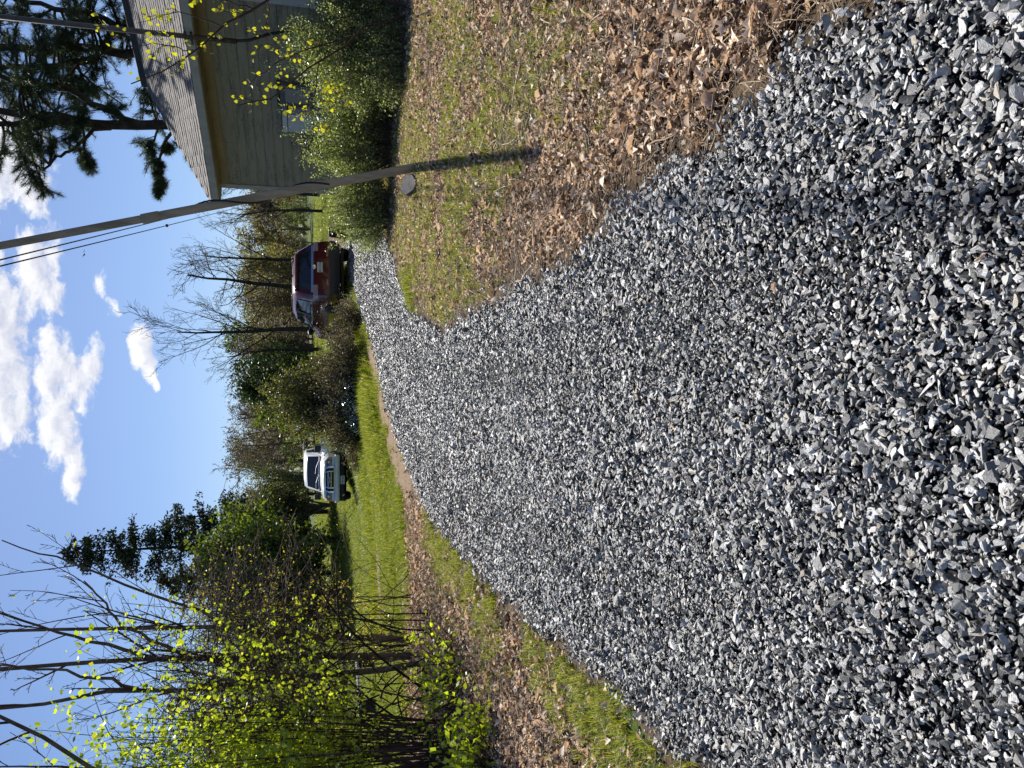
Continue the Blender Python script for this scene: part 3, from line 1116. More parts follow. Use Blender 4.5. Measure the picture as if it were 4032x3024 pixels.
def wheel(parent, x, y, r, w):
    sd = 1 if x > 0 else -1
    def mp(v):
        return np.column_stack([x + sd * v[:, 2], y + v[:, 0], r + v[:, 1]])
    wh = obj('wheel', MB().lathe([(r * .6, -w / 2), (r * .93, -w / 2), (r, -w / 2 + .03), (r, w / 2 - .03), (r * .93, w / 2), (r * .64, w / 2)], 28, mp), M_tyre, parent, True)
    rim = MB().lathe([(r * .64, w / 2 - .002), (r * .62, w / 2 - .03), (r * .2, w / 2 - .05), (.001, w / 2 - .02)], 28, mp)
    for a in range(5):
        an_ = a * 2 * math.pi / 5
        d = np.array([math.cos(an_), math.sin(an_)])
        e = np.array([-d[1], d[0]])
        pr = [(d * .06 + e * .035), (d * r * .62 + e * .03), (d * r * .62 - e * .03), (d * .06 - e * .035)]
        v = np.array([(p[0], p[1], w / 2 - .03) for p in pr])
        v2 = v + (0, 0, .025)
        rim.add(mp(np.vstack([v, v2])), [(4, 5, 6, 7), (0, 1, 5, 4), (2, 3, 7, 6), (1, 2, 6, 5), (3, 0, 4, 7)])
    obj('rim', rim, M_rim, wh)
    # dark arch behind the wheel
    an_ = np.linspace(0, math.pi, 15)
    arch = MB()
    o1 = [(y + (r + .07) * math.cos(a), r + (r + .07) * math.sin(a)) for a in an_]
    arch.add([(x + sd * (w / 2 - .012), yy, max(zz, .2)) for yy, zz in o1] + [(x + sd * (w / 2 - .012), y, .25)], None, [(15, i, i + 1) for i in range(14)])
    obj('wheel_arch', arch, M_black, parent)


# ---- dark red SUV, seen from behind and its left
suv_pos = (2.85, 25.3)
suv = empty('red_suv', (suv_pos[0], suv_pos[1], float(T(*suv_pos)) + .0), R(13), 'dark red SUV parked at the end of the gravel drive, tail towards us', 'car')
suv.rotation_euler[0] = .026
suv.location[2] -= .03
# rows: 0 sill centre, 1 sill, 2 lower side, 3 mid, 4 belt, 5 glass top, 6 roof edge, 7 roof mid, 8 roof centre
def suv_st(y, w, zs, zbelt, zroof, wr, lean=(0,) * 9, zm=.72):
    rows = [(0.0, zs), (w * .90, zs), (w * .985, zs + .16), (w, zm), (w * .965, zbelt), (wr + .03, zroof - .13), (wr - .04, zroof - .045), (wr * .55, zroof - .008), (0.0, zroof)]
    return [(a, y + l, z) for (a, z), l in zip(rows, lean)]


rear_lean = (.10, .06, .0, .02, .10, .40, .52, .54, .55)
SV = Shell([
    suv_st(-2.33, .84, .36, 1.08, 1.64, .60, rear_lean),
    suv_st(-2.05, .905, .30, 1.07, 1.665, .655, tuple(l * .55 for l in rear_lean)),
    suv_st(-1.55, .92, .28, 1.05, 1.685, .675, tuple(l * .25 for l in rear_lean)),
    suv_st(-.9, .925, .26, 1.03, 1.70, .69),
    suv_st(-.1, .925, .26, 1.01, 1.69, .69),
    suv_st(.55, .92, .26, .99, 1.62, .67),
    suv_st(.95, .915, .26, .98, 1.36, .68),
    suv_st(1.28, .91, .27, .96, 1.09, .72),
    suv_st(1.8, .895, .28, .90, 1.00, .70),
    suv_st(2.2, .84, .30, .80, .90, .62),
    suv_st(2.38, .72, .36, .68, .76, .52)])
RB = .07
obj('body', SV.body((RB, .10)), M_red, suv, True)
E0 = (0, RB, -1)
rw = obj('rear_window', SV.endpatch(0, -.88, .88, 4.22, 5.15, RB, -1, .008, 9, 6, .10), M_vglass, suv, True)
obj('window_trim', SV.endpatch(0, -.93, .93, 4.05, 4.2, RB, -1, .016, 9, 3), M_chrome, rw, True)
wip = obj('wiper', MB().tube(np.array([SV.end(0, .10, 4.3, RB, -1, .03), SV.end(0, .30, 4.45, RB, -1, .035), SV.end(0, .70, 4.5, RB, -1, .03)]), [.03, .022, .012], 6), M_black, rw, True)
sp = MB()
G_ = np.zeros((4, 9, 3))
for b_, k in enumerate(np.linspace(-1, 1, 9)):
    p = SV.end(0, k, 6.0, RB, -1)
    for a, (dy_, dz_) in enumerate(((.30, .045), (0.02, .035), (-.16, -.035), (-.02, -.06))):
        G_[a, b_] = p + (0, dy_, dz_)
sp.grid(G_)
obj('roof_spoiler', sp, M_red, suv, True)
obj('tail_gate_panel', SV.endpatch(0, -.80, .80, 2.75, 3.96, RB, -1, .012, 9, 5), M_red, suv, True)
for sd in (1, -1):
    tl = obj('tail_light', SV.endpatch(0, sd * .64, sd * 1.0, 3.70, 4.06, RB, -1, .02, 5, 4), M_tail, suv, True)
    obj('side_lens', SV.patch([(0, 3.66), (0, 4.06), (.75, 4.02), (.6, 3.72)], .012, sd), M_tail, tl)
obj('rear_bumper', SV.endpatch(0, -1.0, 1.0, 1.02, 2.62, RB, -1, .05, 11, 6), M_clad, suv, True)
for sd in (1, -1):
    obj('bumper_corner', SV.patch([(0, 1.05), (0, 2.62), (.95, 2.55), (1.1, 1.05)], .02, sd), M_clad, suv)
    obj('sill_cladding', SV.patch([(2.0, 1.05), (2.0, 1.9), (5.6, 1.9), (5.6, 1.05)], .012, sd), M_clad, suv)
    hp_ = SV.end(0, sd * .66, 1.0, RB, -1, 0)
    obj('exhaust_tip', MB().tube(np.array([hp_ + (0, .15, -.01), hp_ + (0, -.03, -.02)]), .035, 10), M_chrome, suv, True)
pc = SV.end(0, 0, 3.55, RB, -1, .022)
pl = obj('licence_plate', MB().box((-.155, pc[1] - .006, pc[2] - .08), (.155, pc[1] + .002, pc[2] + .08)), M_plate, suv)
Mx = Matrix.Translation((0, pc[1] - .009, pc[2] - .005)) @ Matrix.Rotation(math.pi / 2, 4, 'X')
text('plate_number', 'JSZ-5920', .082, M_ink, pl, Mx)
ec = SV.end(0, .02, 4.0, RB, -1, .03)
obj('emblem', MB().lathe([(.001, 0), (.035, 0), (.05, .006), (.055, 0)], 16, lambda v: np.column_stack([ec[0] + v[:, 0] * 1.3, ec[1] - v[:, 2], ec[2] + v[:, 1]])), M_chrome, suv, True)
for s_, k, wd in (('LEXUS', -.55, .068), ('RX330', .52, .075)):
    p = SV.end(0, k, 2.93, RB, -1, .022)
    text('badge_lettering', s_, wd, M_chrome, suv, Matrix.Translation(p) @ Matrix.Rotation(-.14 * k, 4, 'Z') @ Matrix.Rotation(math.pi / 2, 4, 'X'))
hd = SV.end(0, 0, 3.18, RB, -1, .014)
obj('gate_handle', MB().box((-.11, hd[1] - .012, hd[2] - .02), (.11, hd[1], hd[2] + .02)), M_black, suv)
for sd in (1, -1):
    sw = obj('side_window', SV.patch([(1.55, 4.25), (1.75, 5.0), (3, 5.02), (4.6, 5.0), (5.6, 4.8), (6.35, 4.28), (5, 4.22), (3, 4.2)], .024, sd), M_vglass, suv)
    obj('window_surround', SV.patch([(1.48, 4.17), (1.70, 5.10), (3, 5.12), (4.6, 5.1), (5.7, 4.9), (6.6, 4.2), (5, 4.14), (3, 4.12)], .006, sd), M_chrome, sw)
    obj('door_pillar', SV.patch([(3.42, 4.2), (3.36, 5.05), (3.5, 5.05), (3.58, 4.2)], .030, sd), M_black, sw)
    for i_ in (2.75, 4.35):
        q = SV.at(i_, 3.72) * (sd, 1, 1)
        obj('door_handle', MB().tube(np.array([q + (.005 * sd, -.08, 0), q + (.035 * sd, -.05, .005), q + (.035 * sd, .05, .005), q + (.005 * sd, .08, 0)]), .014, 6), M_chrome, suv, True)
    q = SV.at(5.85, 4.25) * (sd, 1, 1)
    mir = MB()
    G_ = []
    for dx_, rr_ in ((0, .03), (.05, .04), (.10, .085), (.20, .085), (.245, .05)):
        G_.append([(q[0] + sd * dx_, q[1] + .06 * math.cos(a) * rr_ / .085, q[2] + .06 + rr_ * math.sin(a)) for a in np.linspace(0, 2 * math.pi, 10)])
    mir.grid(np.array(G_))
    obj('wing_mirror', mir, M_black, suv, True)
for (x, y) in ((.80, 1.42), (-.80, 1.42), (.80, -1.32), (-.80, -1.32)):
    wheel(suv, x * 1.045, y, .345, .23)
obj('underbody', MB().box((-.72, -2.0, .22), (.72, 2.0, .36)), M_black, suv)
q = SV.at(1.6, 8)
obj('roof_antenna', MB().prism([(-.02, q[1] - .06, q[2]), (.02, q[1] - .06, q[2]), (.012, q[1] + .1, q[2]), (-.012, q[1] + .1, q[2])], (0, -.03, .06)), M_red, suv)
for sd in (1, -1):
    a, b_ = SV.at(1.8, 6.3) * (sd, 1, 1), SV.at(4.8, 6.3) * (sd, 1, 1)
    obj('roof_rail', MB().tube(np.array([a, a + (0, .08, .045), (a + b_) / 2 + (0, 0, .055), b_ + (0, -.08, .045), b_]), .018, 6), M_black, suv, True)

# ---- white pickup facing us
tp = (-3.3, 31.2)
truck = empty('white_pickup', (tp[0], tp[1], float(T(*tp)) + .02), R(176), 'white pickup truck with chrome grille parked on the lawn, facing us', 'pickup truck')
# here +y is the truck's front
def tr_st(y, w, zs, zbelt, zt, wt, lean=(0,) * 9):
    rows = [(0.0, zs), (w * .92, zs), (w * .985, zs + .14), (w, .78), (w * .975, zbelt), (wt + .03, zt - .10), (wt - .03, zt - .035), (wt * .55, zt - .006), (0.0, zt)]
    return [(a, y + l, z) for (a, z), l in zip(rows, lean)]


FB = .10
TS = Shell([
    tr_st(-.75, .86, .42, 1.10, 1.70, .66),
    tr_st(-.55, .86, .42, 1.10, 1.74, .665),
    tr_st(-.1, .86, .42, 1.10, 1.755, .665),
    tr_st(.35, .86, .42, 1.09, 1.735, .655),
    tr_st(.62, .86, .42, 1.085, 1.66, .65),
    tr_st(1.18, .86, .42, 1.08, 1.16, .70),
    tr_st(1.22, .86, .42, 1.06, 1.13, .74),
    tr_st(1.7, .86, .42, 1.03, 1.10, .74),
    tr_st(2.2, .845, .42, .95, 1.065, .72),
    tr_st(2.36, .82, .46, .86, 1.02, .70, (0, 0, .02, .04, .02, 0, 0, 0, 0))])
obj('cab_and_hood', TS.body((.02, FB)), M_wpaint, truck, True)
# cargo bed
bed = MB()
bed.box((-.86, -2.55, .50), (-.78, -.78, 1.10)).box((.78, -2.55, .50), (.86, -.78, 1.10)).box((-.777, -2.55, .52), (.777, -2.47, 1.08)).box((-.777, -.86, .52), (.777, -.79, 1.08)).box((-.777, -2.468, .56), (.777, -.862, .64))
obj('cargo_bed', bed, M_wpaint, truck)
for x in (-.35, -.8):
    obj('rack_post', MB().tube(np.array([(x, -.95, 1.1), (x, -.95, 1.74)]), .025, 6), M_black, truck)
obj('rack_board', MB().box((-1.12, -1.02, 1.742), (-.25, -.88, 1.79)), pm('pale_board', (.62, .55, .36), .7, .2, .1, 6), truck)
# windscreen: polygon along the sloping station 4 -> 5
def ts_top(y, k, off=.0):
    i = np.interp(y, [.62, 1.18], [4, 5])
    p0, p1 = TS.at(i, 6) , TS.at(i, 8)
    p = p0 * abs(k) + p1 * (1 - abs(k))
    return np.array([TS.at(i, 6)[0] * k, p[1], TS.at(i, 6 + 2 * (1 - abs(k)))[2] + off])


G_ = np.array([[ts_top(y, k * np.interp(y, [.66, 1.15], [.92, .97]), .012) for k in np.linspace(-1, 1, 11)] for y in np.linspace(.68, 1.13, 6)])
ws = obj('windscreen', MB().grid(G_).grid(G_ - (0, 0, .02)), M_vglass, truck, True)
wi = MB()
for x0 in (-.45, .15):
    wi.tube(np.array([ts_top(1.14, x0 / .7, .02), ts_top(1.08, (x0 + .25) / .7, .035), ts_top(1.05, (x0 + .5) / .7, .03)]), .012, 5)
obj('wiper', wi, M_black, ws)
obj('cowl', MB().box((-.66, 1.14, 1.10), (.66, 1.25, 1.155)), M_black, truck)
for sd in (1, -1):
    sw = obj('side_window', TS.patch([(.55, 4.3), (.8, 5.0), (3.2, 5.0), (4.6, 4.3)], .010, sd), M_vglass, truck)
    obj('window_post', TS.patch([(2.95, 4.3), (2.85, 5.0), (3.0, 5.0), (3.15, 4.3)], .014, sd), M_black, sw)
    obj('door_seam', TS.patch([(1.0, 2.2), (1.0, 4.2), (1.03, 4.2), (1.03, 2.2)], .002, sd), M_black, truck)
    obj('front_seam', TS.patch([(4.75, 2.2), (4.75, 4.2), (4.79, 4.2), (4.79, 2.2)], .002, sd), M_black, truck)
    q = TS.at(1.3, 3.75) * (sd, 1, 1)
    obj('door_handle', MB().box((min(q[0], q[0] + .03 * sd), q[1] - .08, q[2] - .025), (max(q[0], q[0] + .03 * sd), q[1] + .08, q[2] + .02)), M_black, truck)
    obj('side_moulding', TS.patch([(.1, 2.75), (.1, 2.9), (6.0, 2.9), (6.0, 2.75)], .008, sd), M_wpaint, truck)
    q = TS.at(4.7, 4.35) * (sd, 1, 1)
    mi = obj('wing_mirror', MB().box((min(q[0] + .04 * sd, q[0] + .24 * sd), q[1] - .05, q[2] - .03), (max(q[0] + .04 * sd, q[0] + .24 * sd), q[1] + .04, q[2] + .20)), M_black, truck)
    obj('mirror_cap', MB().box((min(q[0] + .05 * sd, q[0] + .23 * sd), q[1] - .045, q[2] + .203), (max(q[0] + .05 * sd, q[0] + .23 * sd), q[1] + .035, q[2] + .22)), M_wpaint, mi)
    obj('mirror_arm', MB().tube(np.array([q + (-.06 * sd, 0, .04), q + (.06 * sd, 0, .06)]), .02, 6), M_black, mi)
    hl = obj('headlight', TS.endpatch(9, sd * .62, sd * .99, 2.65, 5.0, FB, 1, .012, 5, 5), M_smoke, truck, True)
    q = TS.end(9, sd * .78, 3.7, FB, 1, .02)
    obj('reflector', MB().lathe([(.001, 0), (.05, 0), (.055, .006)], 14, lambda v, q=q: np.column_stack([q[0] + v[:, 0], q[1] + v[:, 2], q[2] + v[:, 1]])), M_chrome, hl, True)
    obj('turn_signal', TS.endpatch(9, sd * .90, sd * 1.0, 2.7, 4.9, FB, 1, .022, 3, 4), M_amber, hl, True)
    q = TS.end(9, sd * .72, 1.0, FB, 1, .05)
    obj('fog_light', MB().lathe([(.001, .012), (.06, .012), (.075, 0)], 16, lambda v, q=q: np.column_stack([q[0] + v[:, 0], q[1] + .06 + v[:, 2], .34 + v[:, 1]])), M_lens, truck, True)
gb = obj('grille', TS.endpatch(9, -.56, .56, 2.3, 5.6, FB, 1, .012, 9, 4), M_black, truck, True)
for (k0, k1, r0, r1) in ((-.60, .60, 5.45, 5.95), (-.60, .60, 2.05, 2.3), (-.60, -.53, 2.3, 5.45), (.53, .60, 2.3, 5.45), (-.37, .37, 2.72, 2.92), (-.37, .37, 3.7, 4.3), (-.40, -.36, 2.3, 5.45), (.36, .40, 2.3, 5.45)):
    obj('grille_bar', TS.endpatch(9, k0, k1, r0, r1, FB, 1, .03 if abs(k1 - k0) > .1 else .028, 7, 3), M_chrome, gb, True)
q = TS.end(9, 0, 3.3, FB, 1, .036)
em = obj('emblem', MB().lathe([(.001, .008), (.085, .008), (.09, 0)], 24, lambda v: np.column_stack([q[0] + v[:, 0] * 1.15, q[1] + v[:, 2], q[2] + v[:, 1] * .5])), M_bluee, truck, True)
obj('emblem_ring', MB().lathe([(.088, 0), (.088, .012), (.098, .012), (.098, 0)], 24, lambda v: np.column_stack([q[0] + v[:, 0] * 1.15, q[1] + v[:, 2], q[2] + v[:, 1] * .52])), M_chrome, em, True)
text('emblem_lettering', 'Ford', .07, M_chrome, em, Matrix.Translation((q[0], q[1] + .012, q[2])) @ Matrix.Rotation(math.pi, 4, 'Z') @ Matrix.Rotation(math.pi / 2, 4, 'X'))
bp = MB()
G_ = []
for (dz_, dy_) in ((.44, .06), (.455, .17), (.56, .19), (.60, .17), (.615, .04)):
    G_.append([(k * .885, 2.36 + dy_ + .10 * (1 - k * k) - (.16 if abs(k) > .99 else 0), dz_) for k in np.linspace(-1, 1, 13)])
obj('bumper', bp.grid(np.array(G_)), M_wpaint, truck, True)
vl = MB()
G_ = []
for (dz_, dy_) in ((.20, .0), (.22, .10), (.42, .14), (.45, .05)):
    G_.append([(k * .80, 2.36 + dy_ + .10 * (1 - k * k), dz_) for k in np.linspace(-1, 1, 11)])
obj('lower_valance', vl.grid(np.array(G_)), M_black, truck, True)
pl = obj('licence_plate', MB().box((-.155, 2.60, .27), (.155, 2.612, .42)), pm('plate_cream', (.55, .56, .45), .5, .4), truck)
text('plate_number', 'TWX-4861', .062, M_ink, pl, Matrix.Translation((0, 2.615, .34)) @ Matrix.Rotation(math.pi, 4, 'Z') @ Matrix.Rotation(math.pi / 2, 4, 'X'))
for (x, y) in ((.74, 1.62), (-.74, 1.62), (.74, -1.55), (-.74, -1.55)):
    wheel(truck, x * 1.05, y, .345, .22)
obj('underbody', MB().box((-.68, -2.4, .30), (.68, 2.1, .50)), M_black, truck)
obj('dashboard', MB().box((-.68, .5, .95), (.68, 1.0, 1.075)), M_black, truck)

# ------------------------------------------------------------------ vegetation
def nrmz(v):
    return v / (np.linalg.norm(v) + 1e-9)


def skel(r, base, d, L, rad, P, lvl=0, out=None):
    """branch skeleton: list of (points, radii, level)"""
    if out is None:
        out = []
    n = P['seg'][lvl]
    p = np.array(base, float)
    d = nrmz(np.array(d, float))
    pts = [p.copy()]
    ds = [d]
    for i in range(n):
        d = nrmz(d + r.normal(0, P['wander'][lvl], 3) + np.array([0, 0, P['trop'][lvl]]) / n)
        p = p + d * L / n
        pts.append(p.copy())
        ds.append(d)
    pts = np.array(pts)
    rr = np.linspace(rad, rad * P['taper'][lvl], n + 1)
    out.append((pts, rr, lvl))
    if lvl + 1 < len(P['seg']):
        nc = P['kids'][lvl]
        nc = max(1, int(round(nc * r.uniform(.75, 1.25))))
        for k in range(nc):
            t = P['t0'][lvl] + (1 - P['t0'][lvl]) * (k + r.uniform(0, .9)) / nc
            x = t * n
            i = min(int(x), n - 1)
            q = pts[i] + (pts[i + 1] - pts[i]) * (x - i)
            dd = ds[i]
            a = nrmz(np.cross(dd, r.normal(size=3)))
            an = R(P['ang'][lvl]) * r.uniform(.7, 1.3)
            cd = dd * math.cos(an) + a * math.sin(an)
            cl = L * P['ratio'][lvl] * r.uniform(.65, 1.2) * (1 - .45 * t if P.get('conic', True) else 1)
            skel(r, q, cd, cl, max(np.interp(x, range(n + 1), rr) * P.get('rk', .6), .004), P, lvl + 1, out)
    return out


def tubes(br, lv=None, sides=(8, 6, 4, 3, 3), minr=0.0):
    mb = MB()
    for pts, rr, l in br:
        if lv is None or l in lv:
            mb.tube(pts, np.maximum(rr, minr), sides[min(l, len(sides) - 1)], False)
    return mb


def leafquads(mb, pos, size, r, aspect=.55, up=.35, dirs=None):
    n = len(pos)
    if n == 0:
        return mb
    nn = r.normal(size=(n, 3)) + np.array([0, 0, up])
    nn /= np.linalg.norm(nn, axis=1)[:, None]
    t = r.normal(size=(n, 3)) if dirs is None else dirs + r.normal(0, .5, (n, 3))
    t -= nn * (t * nn).sum(1)[:, None]
    t /= np.linalg.norm(t, axis=1)[:, None] + 1e-9
    b = np.cross(nn, t)
    s = np.broadcast_to(size, (n,))[:, None] * r.uniform(.6, 1.35, (n, 1))
    v = np.stack([pos, pos + t * s * .5 + b * s * aspect * .5, pos + t * s, pos + t * s * .5 - b * s * aspect * .5], 1).reshape(-1, 3)
    return mb.add(v, np.arange(4 * n).reshape(-1, 4))


def along(br, r, lvls, per_m, jit, t0=.2):
    pos = []
    for pts, rr, l in br:
        if l in lvls:
            L = np.linalg.norm(np.diff(pts, axis=0), axis=1).sum()
            n = r.poisson(per_m * L)
            if n:
                t = r.uniform(t0, 1, n) * (len(pts) - 1)
                i = np.minimum(t.astype(int), len(pts) - 2)
                pos.append(pts[i] + (pts[i + 1] - pts[i]) * (t - i)[:, None] + r.normal(0, jit, (n, 3)))
    return np.vstack(pos) if pos else np.zeros((0, 3))


BK = pm('grey_bark', (.14, .112, .085), .9, .15, .35, 6, bump=.4, bscale=25)
BKd = pm('dark_bark', (.045, .036, .030), .9, .15, .35, 6)
BKp = pm('pine_bark', (.060, .046, .038), .9, .15, .4, 5, bump=.5, bscale=14)
BKt = pm('twig_bark', (.17, .135, .105), .85, .2, .3, 4)
BKr = pm('red_stem', (.075, .042, .036), .8, .2, .3, 4)
LM_bright = leafmat('young_leaf', [(0, (.20, .28, .02)), (.4, (.32, .42, .035)), (.8, (.45, .54, .06)), (1, (.52, .54, .10))], .6, .4, True, .05, (1.25, 1.2, .35))
LM_priv = leafmat('privet_leaf', [(0, (.09, .12, .035)), (.45, (.22, .27, .08)), (.8, (.34, .38, .15)), (1, (.52, .52, .30))], .5, .4, True, .07, (1.05, 1.08, .6))
LM_dark = leafmat('evergreen_leaf', [(0, (.018, .035, .010)), (.5, (.035, .065, .016)), (1, (.075, .115, .028))], .25, .45, True, .05)
LM_mid = leafmat('tree_leaf', [(0, (.045, .08, .010)), (.5, (.10, .155, .022)), (1, (.19, .25, .045))], .45, .45, True, .05)
LM_cedar = leafmat('cedar_leaf', [(0, (.012, .022, .012)), (.5, (.026, .042, .022)), (1, (.05, .07, .032))], .15, .6, True, .04)
LM_pine = leafmat('pine_needle', [(0, (.015, .030, .014)), (.5, (.030, .055, .022)), (1, (.065, .09, .032))], .22, .4, True, .07)
LM_olive = leafmat('olive_bud', [(0, (.14, .115, .078)), (.6, (.20, .172, .105)), (1, (.24, .245, .105))], .5, .5, True, .03)
LM_grey = leafmat('willow_leaf', [(0, (.06, .08, .03)), (.5, (.10, .13, .05)), (1, (.17, .19, .09))], .4, .5, True, .05)
LM_brown = leafmat('dry_foliage', [(0, (.05, .042, .025)), (.4, (.13, .11, .07)), (.75, (.22, .19, .12)), (1, (.17, .22, .07))], .3, .5, True, .05, (1.15, 1.0, .6))
LM_gold = leafmat('gold_leaf', [(0, (.25, .24, .03)), (.5, (.36, .34, .05)), (1, (.45, .36, .08))], .5, .4, True, .05)


def tree_thing(name, loc, label, cat, group, trunk, crown, bm=BK, lm=None, rz=0.0):
    """trunk and crown meshes under one empty; meshes are written around the foot"""
    t = empty(name, loc, rz, label, cat, group)
    if trunk is not None:
        link('trunk', trunk, bm, t)
    if crown is not None:
        link('crown', crown, lm, t)
    return t


def g0(x, y):
    return (x, y, float(gz(x, y)) - .02)


# ---- leafless trees beyond the cars
P_bare = dict(seg=(8, 6, 5, 4), kids=(9, 7, 6), ratio=(.62, .55, .5), ang=(34, 38, 40), wander=(.05, .10, .14, .18), trop=(.0, .55, .35, .2), taper=(.22, .25, .3, .4), t0=(.32, .2, .2), rk=.45)
P_round = dict(seg=(7, 7, 5, 4), kids=(13, 8, 7), ratio=(.50, .55, .45), ang=(58, 45, 45), wander=(.07, .22, .22, .25), trop=(0, .5, .2, 0), taper=(.3, .25, .3, .4), t0=(.36, .2, .2), rk=.45)
bare = [
    (7.77, 50, 8.6, .13, P_bare, 'thin leafless tree rising right behind the red SUV', 1),
    (5.79, 46, 8.8, .15, P_round, 'leafless tree with a rounded twiggy crown above the red SUV', 2),
    (2.89, 42, 8.8, .14, P_bare, 'leafless forked tree left of the red SUV, reaching the small cloud', 3),
    (2.12, 48, 6.6, .12, P_bare, 'shorter shaded leafless tree left of the SUV windscreen', 4),
    (9.6, 44, 5.6, .09, P_bare, 'low leafless tree beside the house corner, behind the pole', 5),
    (11.2, 47, 6.4, .10, P_round, 'leafless tree half hidden by the house corner', 6)]
for (x, y, h, rad, P, lab, sd) in bare:
    r = np.random.default_rng(700 + sd)
    br = skel(r, (0, 0, 0), (r.normal(0, .03), 0, 1), h * .84, rad, P)
    th = tree_thing('bare_tree', g0(x, y), lab, 'tree', 'leafless trees beyond the cars', tubes(br, (0, 1), minr=.012).mesh('trunk', True), tubes(br, (2, 3), minr=.0065).mesh('crown', True), BKd, BKd)
    bu = obj('buds', leafquads(MB(), along(br, r, (2, 3), .6, .05), .09, r), LM_olive, th)
    bu['kind'] = 'stuff'

# ---- far wood (one mass)
P_far = dict(seg=(6, 5, 4), kids=(16, 10), ratio=(.45, .5), ang=(45, 45), wander=(.05, .14, .2), trop=(0, .5, .2), taper=(.25, .3, .4), t0=(.06, .1), rk=.5)
far = []
for v in range(7):
    r = np.random.default_rng(800 + v)
    br = skel(r, (0, 0, 0), (0, 0, 1), 10, .16, P_far)
    tb = tubes(br, None, (5, 4, 3), .03)
    pos = along(br, r, (1, 2), 4.2 if v < 4 else 11, .35)
    lm = (LM_olive, LM_brown, LM_olive, LM_brown, LM_mid, LM_grey, LM_olive)[v]
    me = tb.mesh('wood_tree')
    me.materials.append(BKt)
    bm_ = leafquads(MB(), pos, .26 if v < 4 else .34, r).mesh('wood_leaf')
    # one mesh, two materials
    bmx = bmesh.new()
    bmx.from_mesh(me)
    nb = len(bmx.faces)
    bmx.from_mesh(bm_)
    bmx.faces.ensure_lookup_table()
    for f in bmx.faces[nb:]:
        f.material_index = 1
    bmx.to_mesh(me)
    bmx.free()
    me.materials.append(lm)
    far.append((me, BKt))
rf = np.random.default_rng(77)
F_ = []
for (n, x0, x1, y0, y1, s0, s1, vs) in ((110, -75, 75, 100, 125, .75, 1.05, (0, 1, 2, 3, 0, 1, 4, 6)), (34, 5, 40, 66, 84, .5, .74, (0, 2, 3, 1, 6, 4)), (26, -3, 8, 62, 80, .42, .66, (0, 1, 3, 6, 4)), (24, -45, -14, 56, 80, .75, 1.1, (0, 1, 2, 6, 6)),
                                       (150, -45, 50, 58, 98, .14, .3, (4, 6, 5, 4, 1, 3)), (90, -90, 90, 126, 150, .8, 1.1, (0, 1, 2, 3, 6)), (110, -60, 60, 97, 112, .2, .4, (4, 1, 5, 6, 3))):
    x = rf.uniform(x0, x1, n)
    y = rf.uniform(y0, y1, n)
    F_.append(np.column_stack([x, y, T(x, y) - .1, rf.uniform(s0, s1, n), rf.choice(vs, n)]))
# thin the lawn window behind the pickup
F_ = np.vstack(F_)
keep = ~((F_[:, 0] > -12) & (F_[:, 0] < 3) & (F_[:, 1] < 62))
F_ = F_[keep]
n = len(F_)
scatter('far_wood', F_[:, :3], np.column_stack([np.zeros((n, 2)), rf.uniform(0, 6.28, n)]), F_[:, 3:4] * np.array([1.2, 1.2, .87]), F_[:, 4].astype(int), far, 'hazy brown and olive spring wood closing the view behind the lawn', None)

# ---- leafy trees, left and centre background
P_leaf = dict(seg=(6, 5, 4), kids=(19, 9), ratio=(.5, .5), ang=(60, 50), wander=(.06, .16, .2), trop=(0, .45, .1), taper=(.3, .3, .4), t0=(.03, .15), rk=.55)


def leafy(x, y, h, seed, label, lm, per=26, size=.22, jit=.22, spread=1.0, name='leafy_tree', group=None, P=P_leaf, bm=BKd, rad=.14):
    r = np.random.default_rng(seed)
    br = skel(r, (0, 0, 0), (0, 0, 1), h * .85, rad, P)
    if spread != 1:
        for b in br:
            b[0][:, :2] *= spread
    lo = [l for l in range(1, len(P['seg']))]
    pos = along(br, r, lo, per, jit, .15)
    return tree_thing(name, g0(x, y), label, 'tree', group, tubes(br, None, (7, 5, 3), .012).mesh('trunk', True), leafquads(MB(), pos, size, r).mesh('crown'), bm, lm)


leafy(-7.6, 39, 7.0, 901, 'large fresh green leafy tree left of the pickup', LM_mid, 34, .20, .25, 1.1, group='green trees at the lawn edge')
leafy(-9.6, 36.5, 6.0, 902, 'darker green leafy tree at the far left of the lawn', LM_dark, 34, .20, .25, 1.2, group='green trees at the lawn edge')
leafy(-12.6, 40, 6.6, 903, 'green leafy tree mostly hidden behind the bare saplings', LM_mid, 26, .2, .25, 1.2, group='green trees at the lawn edge')
leafy(-15.5, 37, 5.8, 904, 'dark green tree at the left edge behind the tangled thicket', LM_dark, 26, .2, .25, 1.2, group='green trees at the lawn edge')
leafy(.3, 50, 5.3, 905, 'dark evergreen tree left of the forked leafless tree', LM_dark, 38, .20, .22, 1.25, 'evergreen_tree', 'evergreens behind the brush')
leafy(1.6, 54, 5.4, 906, 'dark evergreen tree behind the shaded leafless tree', LM_dark, 34, .20, .22, 1.1, 'evergreen_tree', 'evergreens behind the brush')
leafy(-1.5, 56, 4.3, 907, 'olive green bushy tree right of the pickup', LM_mid, 26, .2, .22, 1.3, 'evergreen_tree', 'evergreens behind the brush')
P_will = dict(seg=(4, 7, 4), kids=(26, 10), ratio=(1.15, .3), ang=(26, 30), wander=(.05, .07, .12), trop=(0, .5, .3), taper=(.4, .25, .4), t0=(.0, .25), rk=.6, conic=False)


